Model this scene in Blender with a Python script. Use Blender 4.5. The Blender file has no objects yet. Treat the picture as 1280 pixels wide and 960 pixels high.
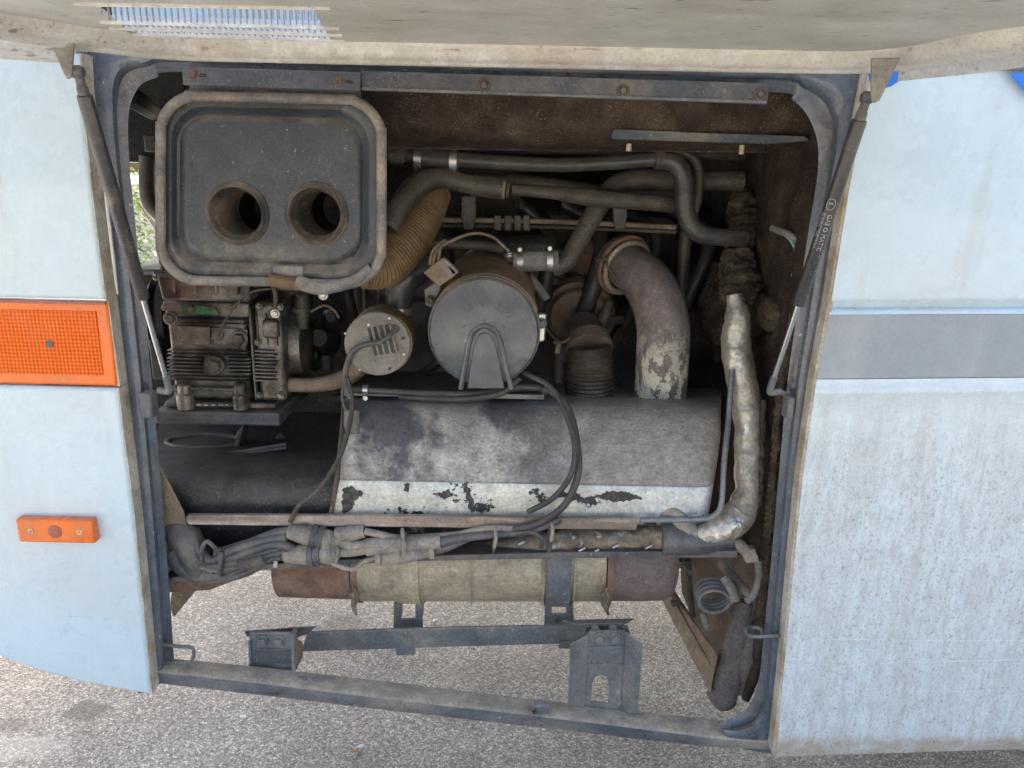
import bpy, bmesh, math, random
from mathutils import Vector, Matrix, noise as mnoise
random.seed(7)
sc = bpy.context.scene
rad = math.radians

# ------------------------------------------------------------------ camera
CAM = Vector((0, 0, 1.45)); FOC = 967.0
pit, rol = rad(15.8), rad(1.155)
Fv = Vector((0, math.cos(pit), -math.sin(pit)))
R0 = Vector((1, 0, 0)); U0 = Vector((0, math.sin(pit), math.cos(pit)))
Rv = R0 * math.cos(rol) + U0 * math.sin(rol)
Uv = U0 * math.cos(rol) - R0 * math.sin(rol)
cam = bpy.data.objects.new('camera', bpy.data.cameras.new('camera'))
sc.collection.objects.link(cam); sc.camera = cam
cam.data.sensor_width = 36; cam.data.lens = 36 * FOC / 1280
cam.data.clip_start = 0.02; cam.data.clip_end = 500
cam.matrix_world = Matrix(((Rv.x, Uv.x, -Fv.x, CAM.x), (Rv.y, Uv.y, -Fv.y, CAM.y), (Rv.z, Uv.z, -Fv.z, CAM.z), (0, 0, 0, 1)))
FACE = 1.25

# ------------------------------------------------------------------ light
SUN_EL, SUN_AZ = 52, 8            # azimuth from +Y (behind the bus) towards +X
w = bpy.data.worlds.new('World'); sc.world = w; w.use_nodes = True
nt = w.node_tree; bg = nt.nodes['Background']
sky = nt.nodes.new('ShaderNodeTexSky'); sky.sky_type = 'NISHITA'; sky.sun_disc = False
sky.sun_elevation = rad(SUN_EL); sky.sun_rotation = rad(SUN_AZ)
sky.air_density = 1.0; sky.dust_density = 6.5; sky.ozone_density = 0.3
nt.links.new(sky.outputs[0], bg.inputs[0]); bg.inputs[1].default_value = 0.12
sd = bpy.data.lights.new('sun', 'SUN'); sd.energy = 3.5; sd.angle = rad(0.5); sd.color = (1, .95, .87)
so = bpy.data.objects.new('sun', sd); sc.collection.objects.link(so)
to_sun = Vector((math.sin(rad(SUN_AZ)) * math.cos(rad(SUN_EL)), math.cos(rad(SUN_AZ)) * math.cos(rad(SUN_EL)), math.sin(rad(SUN_EL))))
so.rotation_euler = to_sun.to_track_quat('Z', 'Y').to_euler(); so.location = (0, 0, 6)
sc.view_settings.view_transform = 'Standard'; sc.view_settings.look = 'None'
sc.view_settings.gamma = 1; sc.view_settings.exposure = 2.5
sc.render.engine = 'CYCLES'; sc.cycles.max_bounces = 8; sc.cycles.diffuse_bounces = 5

# ------------------------------------------------------------------ geometry helpers
def ray(px, py): return Fv + Rv * ((px - 640) / FOC) - Uv * ((py - 480) / FOC)
def P(px, py, d=0.0):                      # point on the upright plane d metres behind the side of the bus
    r = ray(px, py); return CAM + r * ((FACE + d - CAM.y) / r.y)
def G(px, py, z=0.0):                      # point on the level plane at height z
    r = ray(px, py); return CAM + r * ((z - CAM.z) / r.z)
def zc(v): return (v - CAM).dot(Fv)
def rr(v, px): return px * zc(v) / FOC

MATS = {}
class Grp: pass
def link(o): sc.collection.objects.link(o)
def thing(name, loc, label, cat, group=None, kind=None):
    o = bpy.data.objects.new(name, None); link(o); o.location = loc; o.empty_display_size = .05
    o['label'] = label; o['category'] = cat
    if group: o['group'] = group
    return o
def tag(o, label, cat, group=None, kind=None):
    if label: o['label'] = label
    if cat: o['category'] = cat
    if group: o['group'] = group
    if kind: o['kind'] = kind
    return o
def wloc(o):
    v = Vector(o.location); p = o.parent
    while p: v += Vector(p.location); p = p.parent
    return v
def make(name, verts, faces, mat, parent=None, smooth=40, bevel=0, seg=2, label=None):
    vs = [Vector(v) for v in verts]
    if parent is not None: org = wloc(parent)
    else:
        org = Vector((sum(v.x for v in vs) / len(vs), sum(v.y for v in vs) / len(vs), min(v.z for v in vs)))
    me = bpy.data.meshes.new(name)
    me.from_pydata([v - org for v in vs], [], faces)
    me.validate(); me.update()
    bm = bmesh.new(); bm.from_mesh(me); bmesh.ops.recalc_face_normals(bm, faces=bm.faces); bm.to_mesh(me); bm.free()
    if mat: me.materials.append(mat)
    if smooth:
        me.polygons.foreach_set('use_smooth', [True] * len(me.polygons)); me.set_sharp_from_angle(angle=rad(smooth))
    o = bpy.data.objects.new(name, me); link(o)
    if parent is not None: o.parent = parent
    else: o.location = org
    if bevel:
        m = o.modifiers.new('bevel', 'BEVEL'); m.width = bevel; m.segments = seg; m.limit_method = 'ANGLE'; m.angle_limit = rad(35)
        m.harden_normals = False
    if label: o['label'] = label
    return o
class MB:
    def __init__(s): s.v = []; s.f = []
    def add(s, v, f):
        n = len(s.v); s.v += [Vector(a) for a in v]; s.f += [tuple(i + n for i in q) for q in f]; return s
    def box(s, c, size, rot=None):
        c = Vector(c); hx, hy, hz = size[0] / 2, size[1] / 2, size[2] / 2
        vs = [Vector((x * hx, y * hy, z * hz)) for x in (-1, 1) for y in (-1, 1) for z in (-1, 1)]
        if rot: vs = [rot @ v for v in vs]
        return s.add([c + v for v in vs], [(0, 1, 3, 2), (4, 6, 7, 5), (0, 4, 5, 1), (2, 3, 7, 6), (0, 2, 6, 4), (1, 5, 7, 3)])
    def slab(s, pts, ext):
        n = len(pts); ext = Vector(ext)
        return s.add(list(pts) + [Vector(p) + ext for p in pts], [tuple(range(n)), tuple(range(2 * n - 1, n - 1, -1))] + [(i, (i + 1) % n, n + (i + 1) % n, n + i) for i in range(n)])
    def grid(s, rows, closed_u=False, closed_v=False, cap=False):
        m = len(rows[0]); n = len(rows); vs = [p for r in rows for p in r]; fs = []
        for i in range(n if closed_v else n - 1):
            for j in range(m if closed_u else m - 1):
                a = i * m + j; b = i * m + (j + 1) % m; c = ((i + 1) % n) * m + (j + 1) % m; d = ((i + 1) % n) * m + j
                fs.append((a, b, c, d))
        if cap: fs += [tuple(range(m)), tuple(range((n - 1) * m, n * m))]
        return s.add(vs, fs)
    def tube(s, pts, r, n=14, sub=6, corr=None, cap=True, closed=False, rads=None, jit=0, wob=None):
        P_ = smooth_path(pts, sub, closed) if sub > 1 else [Vector(p) for p in pts]
        if rads:
            k = len(pts) - 1; R_ = []
            for i in range(len(P_)):
                t = i / (len(P_) - 1) * k; a = min(int(t), k - 1); f = t - a; R_.append(rads[a] * (1 - f) + rads[a + 1] * f)
        else: R_ = [r] * len(P_)
        if corr:
            pitch, amp = corr; P_, R_ = resample(P_, R_, pitch / 4)
            R_ = [q - amp * (.5 - .5 * math.cos(i * math.pi / 2)) for i, q in enumerate(R_)]
        rows = []; t0 = None; nrm = None; N = len(P_)
        for i, p in enumerate(P_):
            a = P_[i - 1] if i else (P_[-1] if closed else p); b = P_[i + 1] if i < N - 1 else (P_[0] if closed else p)
            t = (b - a).normalized()
            if nrm is None: nrm = t.orthogonal().normalized()
            nrm = (nrm - t * nrm.dot(t)).normalized(); bn = t.cross(nrm)
            row = []
            for k in range(n):
                an = 2 * math.pi * k / n; q = R_[i] * (1 + (random.uniform(-jit, jit) if jit else 0))
                v = p + nrm * (math.cos(an) * q) + bn * (math.sin(an) * q)
                if wob: v += (v - p) * (wob[1] * (1 - 2.2 * abs(mnoise.noise(v * wob[0])) + .5 * mnoise.noise(v * wob[0] * 3.1)))
                row.append(v)
            rows.append(row)
        return s.grid(rows, closed_u=True, closed_v=closed, cap=cap and not closed)
    def lathe(s, base, axis, prof, n=28, ref=None):          # prof: (distance along axis, radius)
        axis = Vector(axis).normalized(); e1 = (ref or axis.orthogonal()).normalized(); e2 = axis.cross(e1); base = Vector(base)
        rows = [[base + axis * h + e1 * (math.cos(2 * math.pi * k / n) * q) + e2 * (math.sin(2 * math.pi * k / n) * q) for k in range(n)] for h, q in prof]
        return s.grid(rows, closed_u=True, cap=True)
    def build(s, name, mat, parent=None, **k): return make(name, s.v, s.f, mat, parent, **k)
def smooth_path(pts, sub=6, closed=False):
    p = [Vector(q) for q in pts]; n = len(p); out = []
    if n < 3 and not closed: return [p[0].lerp(p[-1], i / sub) for i in range(sub + 1)]
    for i in range(n if closed else n - 1):
        if closed: a, b, c, d = p[i - 1], p[i], p[(i + 1) % n], p[(i + 2) % n]
        else: a = p[i - 1] if i else p[0] * 2 - p[1]; b = p[i]; c = p[i + 1]; d = p[i + 2] if i + 2 < n else p[-1] * 2 - p[-2]
        for k in range(sub):
            t = k / sub; out.append(.5 * ((2 * b) + (c - a) * t + (2 * a - 5 * b + 4 * c - d) * t * t + (3 * b - a - 3 * c + d) * t ** 3))
    if not closed: out.append(p[-1])
    return out
def resample(P_, R_, step):
    L = [0]
    for i in range(1, len(P_)): L.append(L[-1] + (P_[i] - P_[i - 1]).length)
    n = max(4, int(L[-1] / step)); oP = []; oR = []; j = 0
    for i in range(n + 1):
        s = L[-1] * i / n
        while j < len(L) - 2 and L[j + 1] < s: j += 1
        f = (s - L[j]) / max(1e-9, L[j + 1] - L[j]); oP.append(P_[j].lerp(P_[j + 1], f)); oR.append(R_[j] * (1 - f) + R_[j + 1] * f)
    return oP, oR
def pipe(name, pp, rpx, mat, parent=None, label=None, **k):   # pp: (px, py, depth); radius in px or list
    pts = [P(*q) for q in pp]
    if isinstance(rpx, (list, tuple)): k['rads'] = [rr(p, q) for p, q in zip(pts, rpx)]; r = 0
    else: r = rr(pts[len(pts) // 2], rpx)
    o = MB().tube(pts, r, **k).build(name, mat, parent)
    if label: o['label'] = label
    return o
def plate(name, pxs, d, thick, mat, parent=None, bevel=.002, label=None, smooth=40):
    return MB().slab([P(x, y, d) for x, y in pxs], (0, thick, 0)).build(name, mat, parent, bevel=bevel, label=label, smooth=smooth)
HEX = {}
def hexbolt(parent, loc, axis, r, mat, washer=True, name='bolt'):
    key = (mat.name, washer)
    if key not in HEX:
        mb = MB()
        if washer: mb.lathe((0, 0, 0), (0, 0, 1), [(-.3, 1.35), (.12, 1.35), (.2, 1.25)], 14)
        a = [(0, 1.0), (.75, 1.0), (.9, .85)]
        mb.lathe((0, 0, .15), (0, 0, 1), a, 6)
        me = bpy.data.meshes.new(name); me.from_pydata(mb.v, [], mb.f); me.materials.append(mat); me.update()
        bm = bmesh.new(); bm.from_mesh(me); bmesh.ops.recalc_face_normals(bm, faces=bm.faces); bm.to_mesh(me); bm.free()
        HEX[key] = me
    o = bpy.data.objects.new(name, HEX[key]); link(o); o.parent = parent
    base = wloc(parent) if parent is not None else Vector((0, 0, 0))
    o.location = Vector(loc) - base; o.scale = (r, r, r)
    q = Vector(axis).to_track_quat('Z', 'Y') @ Vector((0, 0, 1)).rotation_difference(Vector((0, 0, 1)))
    o.rotation_euler = (q @ Matrix.Rotation(random.uniform(0, 1), 3, 'Z').to_quaternion()).to_euler()
    return o
def ring(name, c, axis, R, r, mat, parent, n=28):
    axis = Vector(axis).normalized(); e1 = axis.orthogonal().normalized(); e2 = axis.cross(e1)
    pts = [Vector(c) + e1 * R * math.cos(2 * math.pi * k / n) + e2 * R * math.sin(2 * math.pi * k / n) for k in range(n)]
    return MB().tube(pts, r, n=8, sub=1, closed=True).build(name, mat, parent)
def clampband(name, c, axis, R, wd, mat, parent, tail=True):
    axis = Vector(axis).normalized()
    mb = MB().lathe(Vector(c) - axis * wd / 2, axis, [(0, R), (0, R + .0015), (wd, R + .0015), (wd, R)], 24)
    if tail:
        up = Vector((0, 0, 1)); up = (up - axis * up.dot(axis)).normalized(); sd_ = axis.cross(up)
        t = Vector(c) + up * (R + .004)
        mb.lathe(t - sd_ * .009, sd_, [(0, .0045), (.018, .0045)], 8); mb.lathe(t + sd_ * .009, sd_, [(0, .003), (.006, .0045), (.01, .0045)], 6)
    return mb.build(name, mat, parent)

# ------------------------------------------------------------------ materials
LS = .045
def mat(name, base, rough=.6, metal=0, layers=(), bump=(120, .1), up=None, coat=0, fine=.12, bump2=None, spec=.5, glow_through=0, grit=1):
    m = bpy.data.materials.new(name); m.use_nodes = True; nt = m.node_tree; N = nt.nodes; L = nt.links; b = N['Principled BSDF']
    geo = N.new('ShaderNodeNewGeometry'); pos = geo.outputs['Position']
    b.inputs['Metallic'].default_value = metal; b.inputs['Coat Weight'].default_value = coat; b.inputs['Specular IOR Level'].default_value = spec
    col = N.new('ShaderNodeRGB'); col.outputs[0].default_value = (*base, 1); cur = col.outputs[0]
    ro = N.new('ShaderNodeValue'); ro.outputs[0].default_value = rough; cr = ro.outputs[0]
    me = N.new('ShaderNodeValue'); me.outputs[0].default_value = metal; cm = me.outputs[0]
    def noise(scale, det=6, st=(1, 1, 1), off=0, rough_=.6):
        mp = N.new('ShaderNodeMapping'); mp.inputs['Scale'].default_value = st; mp.inputs['Location'].default_value = (off, off * 1.7, off * .6); L.new(pos, mp.inputs[0])
        n = N.new('ShaderNodeTexNoise'); n.inputs['Scale'].default_value = scale; n.inputs['Detail'].default_value = det; n.inputs['Roughness'].default_value = rough_; L.new(mp.outputs[0], n.inputs[0]); return n.outputs[0]
    def mixc(f, c2, c1):
        x = N.new('ShaderNodeMix'); x.data_type = 'RGBA'; L.new(f, x.inputs[0]); L.new(c1, x.inputs[6]); x.inputs[7].default_value = (*c2, 1); return x.outputs[2]
    def mixf(f, v2, v1):
        x = N.new('ShaderNodeMix'); L.new(f, x.inputs[0]); L.new(v1, x.inputs[2]); x.inputs[3].default_value = v2; return x.outputs[0]
    def mrange(v, lo, hi, a, b_):
        x = N.new('ShaderNodeMapRange'); L.new(v, x.inputs[0]); x.inputs[1].default_value = lo; x.inputs[2].default_value = hi; x.inputs[3].default_value = a; x.inputs[4].default_value = b_; return x.outputs[0]
    def mul(a, b_):
        x = N.new('ShaderNodeMath'); x.operation = 'MULTIPLY'; L.new(a, x.inputs[0])
        if isinstance(b_, (int, float)): x.inputs[1].default_value = b_
        else: L.new(b_, x.inputs[1])
        return x.outputs[0]
    def add(a, b_):
        x = N.new('ShaderNodeMath'); x.operation = 'ADD'; L.new(a, x.inputs[0]); L.new(b_, x.inputs[1]); return x.outputs[0]
    m_masks = []
    for i, ly in enumerate(layers):
        c2, scale, lo, hi, amt = ly[:5]; opt = ly[5] if len(ly) > 5 else {}
        n = noise(scale, opt.get('det', 7), opt.get('st', (1, 1, 1)), opt.get('off', i * 3.1 + 1), opt.get('rough', .62))
        if 'fine' in opt:                                   # break the edge of a patch up with a finer noise
            n = add(n, mul(mrange(noise(opt['fine'], 3, off=9), 0, 1, -.5, .5), opt.get('famt', .3)))
        f = mrange(n, lo - LS, hi - LS, 0, min(1, amt * 1.1))
        if 'axis' in opt:                                   # a stain with a shape of its own: limited to a stretch of x, y or z
            sx = N.new('ShaderNodeSeparateXYZ'); L.new(pos, sx.inputs[0])
            for ax, a0, a1 in opt['axis']: f = mul(f, mrange(sx.outputs[ax], a0, a1, 0, 1))
        cur = mixc(f, c2, cur)
        if 'r' in opt: cr = mixf(f, opt['r'], cr)
        if 'm' in opt: cm = mixf(f, opt['m'], cm)
        m_masks.append(f)
    if up:                                                  # dust that has settled on what faces up
        sn = N.new('ShaderNodeSeparateXYZ'); L.new(geo.outputs['Normal'], sn.inputs[0])
        f = mul(mrange(sn.outputs[2], .05, .9, 0, up[1]), mrange(noise(25, 6, off=4), .25, .6, .35, 1))
        cur = mixc(f, up[0], cur); cr = mixf(f, .9, cr); cm = mixf(f, 0, cm)
    if fine:
        hs = N.new('ShaderNodeHueSaturation'); L.new(cur, hs.inputs['Color']); L.new(mul(mrange(noise(170, 4, off=2), .25, .75, 1 - fine * 2.4, 1 + fine * 2.4), mrange(noise(28, 6, off=13), .3, .7, 1 - fine * 2, 1 + fine * 2)), hs.inputs['Value']); cur = hs.outputs[0]
        cr = add(cr, mrange(noise(60, 4, off=5), .2, .8, -.1, .1))
    if grit:                                                # grit: pale dust specks and dark grease specks
        cur = mixc(mul(mrange(noise(330, 2, off=21), .60, .70, 0, .55 * grit), mrange(noise(18, 5, off=22), .40, .62, 0, 1)), (.36, .31, .24), cur)
        cur = mixc(mul(mrange(noise(210, 3, off=25), .60, .72, 0, .75 * grit), mrange(noise(14, 5, off=27), .42, .62, 0, 1)), (.012, .011, .010), cur)
        cr = add(cr, mrange(noise(9, 5, off=31), .3, .7, -.14, .14))
    L.new(cur, b.inputs['Base Color']); L.new(cr, b.inputs['Roughness']); L.new(cm, b.inputs['Metallic'])
    bp = N.new('ShaderNodeBump'); bp.inputs['Strength'].default_value = bump[1]; bp.inputs['Distance'].default_value = .004; L.new(noise(bump[0], 5, bump[2] if len(bump) > 2 else (1, 1, 1), off=7), bp.inputs['Height'])
    out = bp.outputs[0]
    if grit:
        b4 = N.new('ShaderNodeBump'); b4.inputs['Strength'].default_value = .35 * grit; b4.inputs['Distance'].default_value = .006; L.new(noise(22, 4, off=33), b4.inputs['Height']); L.new(out, b4.inputs['Normal']); out = b4.outputs[0]
    if m_masks:
        b3 = N.new('ShaderNodeBump'); b3.inputs['Strength'].default_value = .15; b3.inputs['Distance'].default_value = .001; L.new(m_masks[-1], b3.inputs['Height']); L.new(out, b3.inputs['Normal']); out = b3.outputs[0]
    if bump2:
        b2 = N.new('ShaderNodeBump'); b2.inputs['Strength'].default_value = bump2[1]; b2.inputs['Distance'].default_value = bump2[2]; L.new(noise(bump2[0], 4, off=11), b2.inputs['Height']); L.new(out, b2.inputs['Normal']); out = b2.outputs[0]
    L.new(out, b.inputs['Normal'])
    if glow_through:                                        # thin glass-fibre panel: some daylight passes through it
        tb = N.new('ShaderNodeBsdfTranslucent'); L.new(cur, tb.inputs[0]); ms_ = N.new('ShaderNodeMixShader'); ms_.inputs[0].default_value = glow_through
        L.new(b.outputs[0], ms_.inputs[1]); L.new(tb.outputs[0], ms_.inputs[2]); L.new(ms_.outputs[0], N['Material Output'].inputs[0])
    return m
DUST = (.30, .24, .17)
LS_ = 0
white = mat('white_paint', (.51, .63, .69), .32, coat=.3, layers=[((.50, .49, .44), 3, .5, .75, .35), ((.42, .38, .30), 9, .62, .72, .25, {'st': (2.5, 1, .35)})], bump=(5, .12), fine=.015, grit=.12)
white_dirty = mat('white_paint_streaked_with_road_film', (.59, .675, .695), .42, coat=.1, grit=.12, layers=[
    ((.46, .46, .44), 16, .42, .70, .45, {'st': (2.2, 1, .22), 'axis': [(2, 1.14, 1.0)]}),
    ((.40, .375, .335), 90, .50, .70, .45, {'st': (1.3, 1, .25), 'fine': 330, 'famt': .9, 'axis': [(2, 1.12, .95)]}),
    ((.27, .225, .18), 230, .60, .70, .6, {'st': (1, 1, .55), 'axis': [(2, 1.10, .90)]}),
    ((.36, .23, .12), 30, .3, .7, .7, {'axis': [(2, .405, .385)]})], bump=(6, .05), fine=.035)
scratch_m = mat('bare_white_primer', (.66, .72, .74), .5, fine=.02, grit=0)
edge_paint = mat('grimy_cream_edge', (.50, .47, .40), .55, layers=[((.33, .22, .11), 20, .5, .7, .7)], bump=(90, .1))
grey_tape = mat('grey_stripe_film', (.26, .30, .325), .4, layers=[((.43, .45, .46), 6, .5, .7, .4, {'st': (1, 1, .5)})], bump=(30, .03), fine=.03, grit=0)
blue_film = mat('blue_graphic_film', (.01, .16, .62), .35, fine=.03, bump=(30, .03), grit=0)
frame_blue = mat('dusty_slate_blue_paint', (.080, .104, .136), .34, coat=.3, layers=[((.22, .19, .15), 7, .55, .76, .5), ((.05, .055, .065), 14, .62, .68, .7, {'st': (1, 1, .3)}), ((.42, .44, .48), 70, .72, .76, .6)], bump=(14, .14), up=((.33, .29, .23), .8))
sill_m = mat('dusty_worn_sill_paint', (.085, .10, .125), .36, coat=.2, layers=[((.30, .27, .22), 6, .48, .68, .75, {'st': (.5, 1, 1)}), ((.03, .033, .04), 14, .64, .69, .8, {'st': (.4, 1, 1)}), ((.45, .47, .50), 70, .7, .75, .7)], bump=(60, .12), up=((.42, .345, .25), 1.0))
bracket_m = mat('dull_grey_strut_bracket', (.24, .235, .215), .5, layers=[((.14, .115, .085), 20, .5, .7, .6)])
dark_steel = mat('dark_grey_painted_steel', (.055, .065, .08), .45, layers=[((.20, .17, .13), 8, .48, .7, .5), ((.30, .31, .33), 90, .7, .75, .6)], bump=(60, .12), up=(DUST, .55))
brk_steel = mat('blue_grey_bracket_steel', (.10, .115, .125), .5, layers=[((.24, .22, .19), 12, .45, .7, .6), ((.42, .40, .44), 60, .66, .74, .5, {'st': (1, 1, .4)})], bump=(70, .12), up=((.35, .31, .26), .6))
box_plastic = mat('dusty_black_plastic', (.026, .034, .044), .40, layers=[((.060, .068, .076), 5, .45, .72, .6), ((.30, .255, .20), 11, .50, .72, .7, {'axis': [(2, 1.345, 1.27)]}), ((.35, .35, .34), 120, .70, .76, .6)], bump=(40, .1), up=((.34, .28, .21), .8), grit=.5)
rim_rubber = mat('worn_grey_rubber_edge', (.115, .115, .115), .6, layers=[((.33, .27, .20), 10, .45, .68, .75), ((.26, .25, .24), 24, .55, .7, .5, {'st': (1, 1, 2)})], bump=(50, .2), up=((.34, .30, .24), .7))
duct_m = mat('dark_ribbed_duct', (.022, .021, .02), .6, layers=[((.15, .115, .08), 14, .45, .65, .7)], bump=(60, .1), up=((.24, .19, .13), .6))
amber_hose = mat('amber_dusted_hose', (.115, .075, .035), .7, layers=[((.21, .135, .06), 14, .45, .7, .6)], bump=(90, .15))
black_hose = mat('black_rubber_hose', (.026, .028, .032), .42, layers=[((.09, .08, .066), 18, .45, .7, .5)], bump=(80, .1), up=((.16, .14, .11), .5))
brown_hose = mat('dust_coated_hose', (.040, .036, .028), .55, layers=[((.10, .088, .065), 16, .45, .7, .6)], bump=(80, .12), up=((.14, .12, .09), .5))
alu = mat('oily_cast_aluminium', (.21, .19, .165), .36, .5, layers=[((.03, .026, .023), 13, .46, .64, .8), ((.25, .20, .14), 26, .6, .75, .5)], bump=(90, .25), up=((.13, .11, .08), .4))
alu_plate = mat('dull_rating_plate', (.19, .155, .11), .5, .3, layers=[((.06, .05, .04), 30, .5, .7, .6)])
green_film = mat('green_sticker', (.045, .17, .06), .5, layers=[((.06, .06, .05), 50, .48, .6, .9, {'st': (.5, 1, 2)})])
black_tank = mat('gritty_black_coating', (.018, .020, .024), .36, layers=[((.055, .05, .045), 12, .4, .7, .7), ((.14, .115, .085), 5, .56, .74, .45), ((.25, .20, .14), 150, .68, .74, .8)], bump=(220, .45), up=((.11, .092, .07), .75), grit=1.6)
muff_bare = mat('bare_dark_steel_patch', (.030, .030, .032), .6, layers=[((.10, .09, .075), 90, .50, .66, .7)])
strip_wood = mat('pale_brown_guard_strip', (.40, .315, .245), .5, layers=[((.18, .135, .10), 14, .46, .64, .85, {'st': (.25, 1, 3)}), ((.55, .45, .38), 26, .6, .75, .6, {'st': (.2, 1, 3)})], bump=(60, .15, (.2, 1, 2)))
muff = mat('flaking_silver_muffler_paint', (.37, .325, .285), .55, .1, layers=[
    ((.56, .53, .445), 13, .44, .58, .85, {'fine': 190, 'famt': .5, 'axis': [(0, .16, .02), (2, .985, .925)]}),
    ((.48, .44, .385), 60, .42, .68, .8, {'fine': 250, 'famt': .5, 'axis': [(0, .0, .2)], 'm': .5}),
    ((.62, .64, .65), 22, .56, .68, .75, {'fine': 200, 'famt': .4, 'axis': [(0, -.02, .08), (0, .16, .1)], 'm': .3}),
    ((.12, .12, .125), 7, .53, .62, .9, {'st': (1, 1, .5), 'off': 3.3, 'axis': [(0, .16, -.02)]})], bump=(95, .5, (.5, 1, 1)), up=None)
muff_band = mat('cream_grey_muffler_band', (.57, .555, .46), .45, .1, layers=[
    ((.50, .51, .48), 8, .45, .7, .7), ((.58, .61, .62), 4, .3, .6, .9, {'axis': [(0, .12, .35)], 'm': .4}),
    ((.028, .032, .036), 11, .645, .66, 1, {'fine': 130, 'famt': .22, 'st': (1, 1, 1.6), 'off': 2.2}),
    ((.035, .04, .045), 20, .36, .50, .9, {'axis': [(2, .80, .785)], 'fine': 150, 'famt': .4})], bump=(95, .15))
rust_pipe = mat('purple_brown_heat_scaled_pipe', (.165, .132, .118), .75, layers=[((.25, .205, .19), 40, .4, .7, .6), ((.68, .665, .53), 42, .515, .545, 1, {'fine': 200, 'famt': .25, 'st': (1, 1, .6), 'axis': [(2, 1.15, .99)]})], bump=(190, .3))
rust = mat('brown_rust', (.21, .12, .075), .8, layers=[((.24, .17, .13), 14, .45, .7, .7), ((.10, .065, .055), 22, .5, .7, .6)], bump=(130, .3), up=((.24, .18, .13), .4))
rust_dark = mat('dark_brown_rust', (.085, .06, .045), .75, layers=[((.17, .115, .07), 18, .5, .7, .6)], bump=(100, .3), up=((.14, .10, .07), .5))
flex = mat('flexible_metal_sleeve', (.16, .13, .11), .5, .6, layers=[((.09, .07, .06), 25, .45, .7, .6)], bump=(300, .3))
can_silver = mat('dusty_aluminium_silencer', (.42, .36, .255), .55, .3, layers=[((.27, .22, .16), 9, .45, .7, .7), ((.52, .50, .42), 60, .6, .72, .5, {'st': (.4, 1, 2)}), ((.32, .18, .09), 8, .62, .74, .6)], bump=(120, .15))
purple_rust = mat('purple_rust_can', (.20, .15, .13), .7, layers=[((.13, .09, .08), 14, .45, .7, .5), ((.32, .26, .24), 110, .66, .74, .7)], bump=(150, .3))
galv = mat('bright_zinc_clip', (.55, .55, .53), .35, .85, layers=[((.22, .18, .13), 30, .5, .7, .6)])
filt_face = mat('matt_grey_filter_lid', (.052, .064, .074), .27, grit=.35, coat=.1, layers=[((.20, .195, .18), 8, .5, .72, .55), ((.25, .22, .17), 60, .66, .75, .4)], bump=(30, .05), up=((.40, .28, .17), .8))
filt_body = mat('brown_dusted_filter_body', (.17, .11, .06), .6, layers=[((.25, .16, .085), 12, .4, .68, .8)], bump=(70, .15), up=((.22, .14, .075), .9))
disc_m = mat('taupe_metal_cover', (.185, .165, .14), .5, .15, layers=[((.11, .10, .09), 14, .45, .7, .5), ((.25, .225, .19), 30, .5, .7, .4)], bump=(50, .08), up=((.21, .17, .12), .5))
felt = mat('dark_brown_fibre_board', (.036, .025, .020), .95, layers=[((.095, .072, .052), 9, .47, .70, .75), ((.035, .028, .026), 22, .5, .7, .6)], bump=(230, .9, (1, 1, 1)), spec=.1)
felt_edge = mat('frayed_brown_foam', (.09, .07, .047), .95, layers=[((.05, .04, .03), 40, .45, .62, .9), ((.17, .13, .085), 60, .6, .75, .6)], bump=(160, 1), spec=.1)
fabric_grey = mat('felt_wrapped_hose_cloth', (.115, .105, .095), .95, layers=[((.20, .17, .14), 18, .45, .7, .6)], bump=(300, .8), spec=.1)
foil = mat('crumpled_foil_wrap', (.50, .455, .38), .44, .6, grit=.4, layers=[((.30, .235, .165), 9, .52, .72, .6, {'r': .7, 'm': .2}), ((.70, .70, .68), 22, .62, .72, .6, {'r': .15, 'm': 1})], bump=(34, .6), bump2=(75, .6, .004))
foil_dark = mat('tarnished_foil_wrap', (.25, .20, .145), .5, .4, layers=[((.10, .075, .055), 13, .42, .64, .85, {'r': .8, 'm': .1}), ((.66, .64, .60), 30, .64, .72, .7, {'r': .2, 'm': 1})], bump=(40, .6), bump2=(120, .5, .003))
wire_m = mat('grey_vinyl_sleeve', (.050, .055, .064), .36, layers=[((.16, .142, .12), 16, .46, .70, .7)], bump=(70, .15), up=((.20, .175, .145), .35))
conn_m = mat('clay_dusted_connector', (.30, .26, .205), .75, layers=[((.12, .115, .11), 20, .5, .68, .6), ((.36, .32, .28), 30, .55, .72, .5)], bump=(90, .2))
conduit = mat('dusty_grey_conduit', (.20, .19, .175), .6, layers=[((.09, .09, .09), 20, .45, .68, .6)], bump=(90, .2), up=((.27, .24, .20), .5))
grey_rod = mat('grey_coated_rod', (.19, .205, .215), .45, .3, layers=[((.26, .21, .15), 20, .5, .7, .5)])
strut_black = mat('satin_black_strut_tube', (.042, .042, .045), .38, layers=[((.22, .18, .14), 30, .62, .75, .4)], bump=(30, .03), coat=.2)
chrome = mat('chromed_rod', (.62, .64, .67), .22, 1, bump=(20, .02), fine=.03, grit=0)
print_m = mat('pale_grey_print', (.45, .46, .47), .5, fine=.05, grit=0)
tan_steel = mat('tan_dusted_steel', (.22, .165, .105), .75, layers=[((.13, .095, .065), 14, .45, .7, .7), ((.32, .25, .17), 20, .55, .7, .6)], bump=(90, .2), up=((.30, .24, .17), .5))
flap_m = mat('grimy_cream_flap_lining', (.74, .73, .67), .5, grit=.25, glow_through=.3, layers=[((.56, .52, .43), 4, .45, .7, .7, {'st': (.6, 1, 1)}), ((.62, .61, .57), 7, .5, .7, .5), ((.12, .09, .06), 45, .68, .72, .8, {'st': (.5, 2, 1)})], bump=(10, .08), fine=.04)
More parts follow.
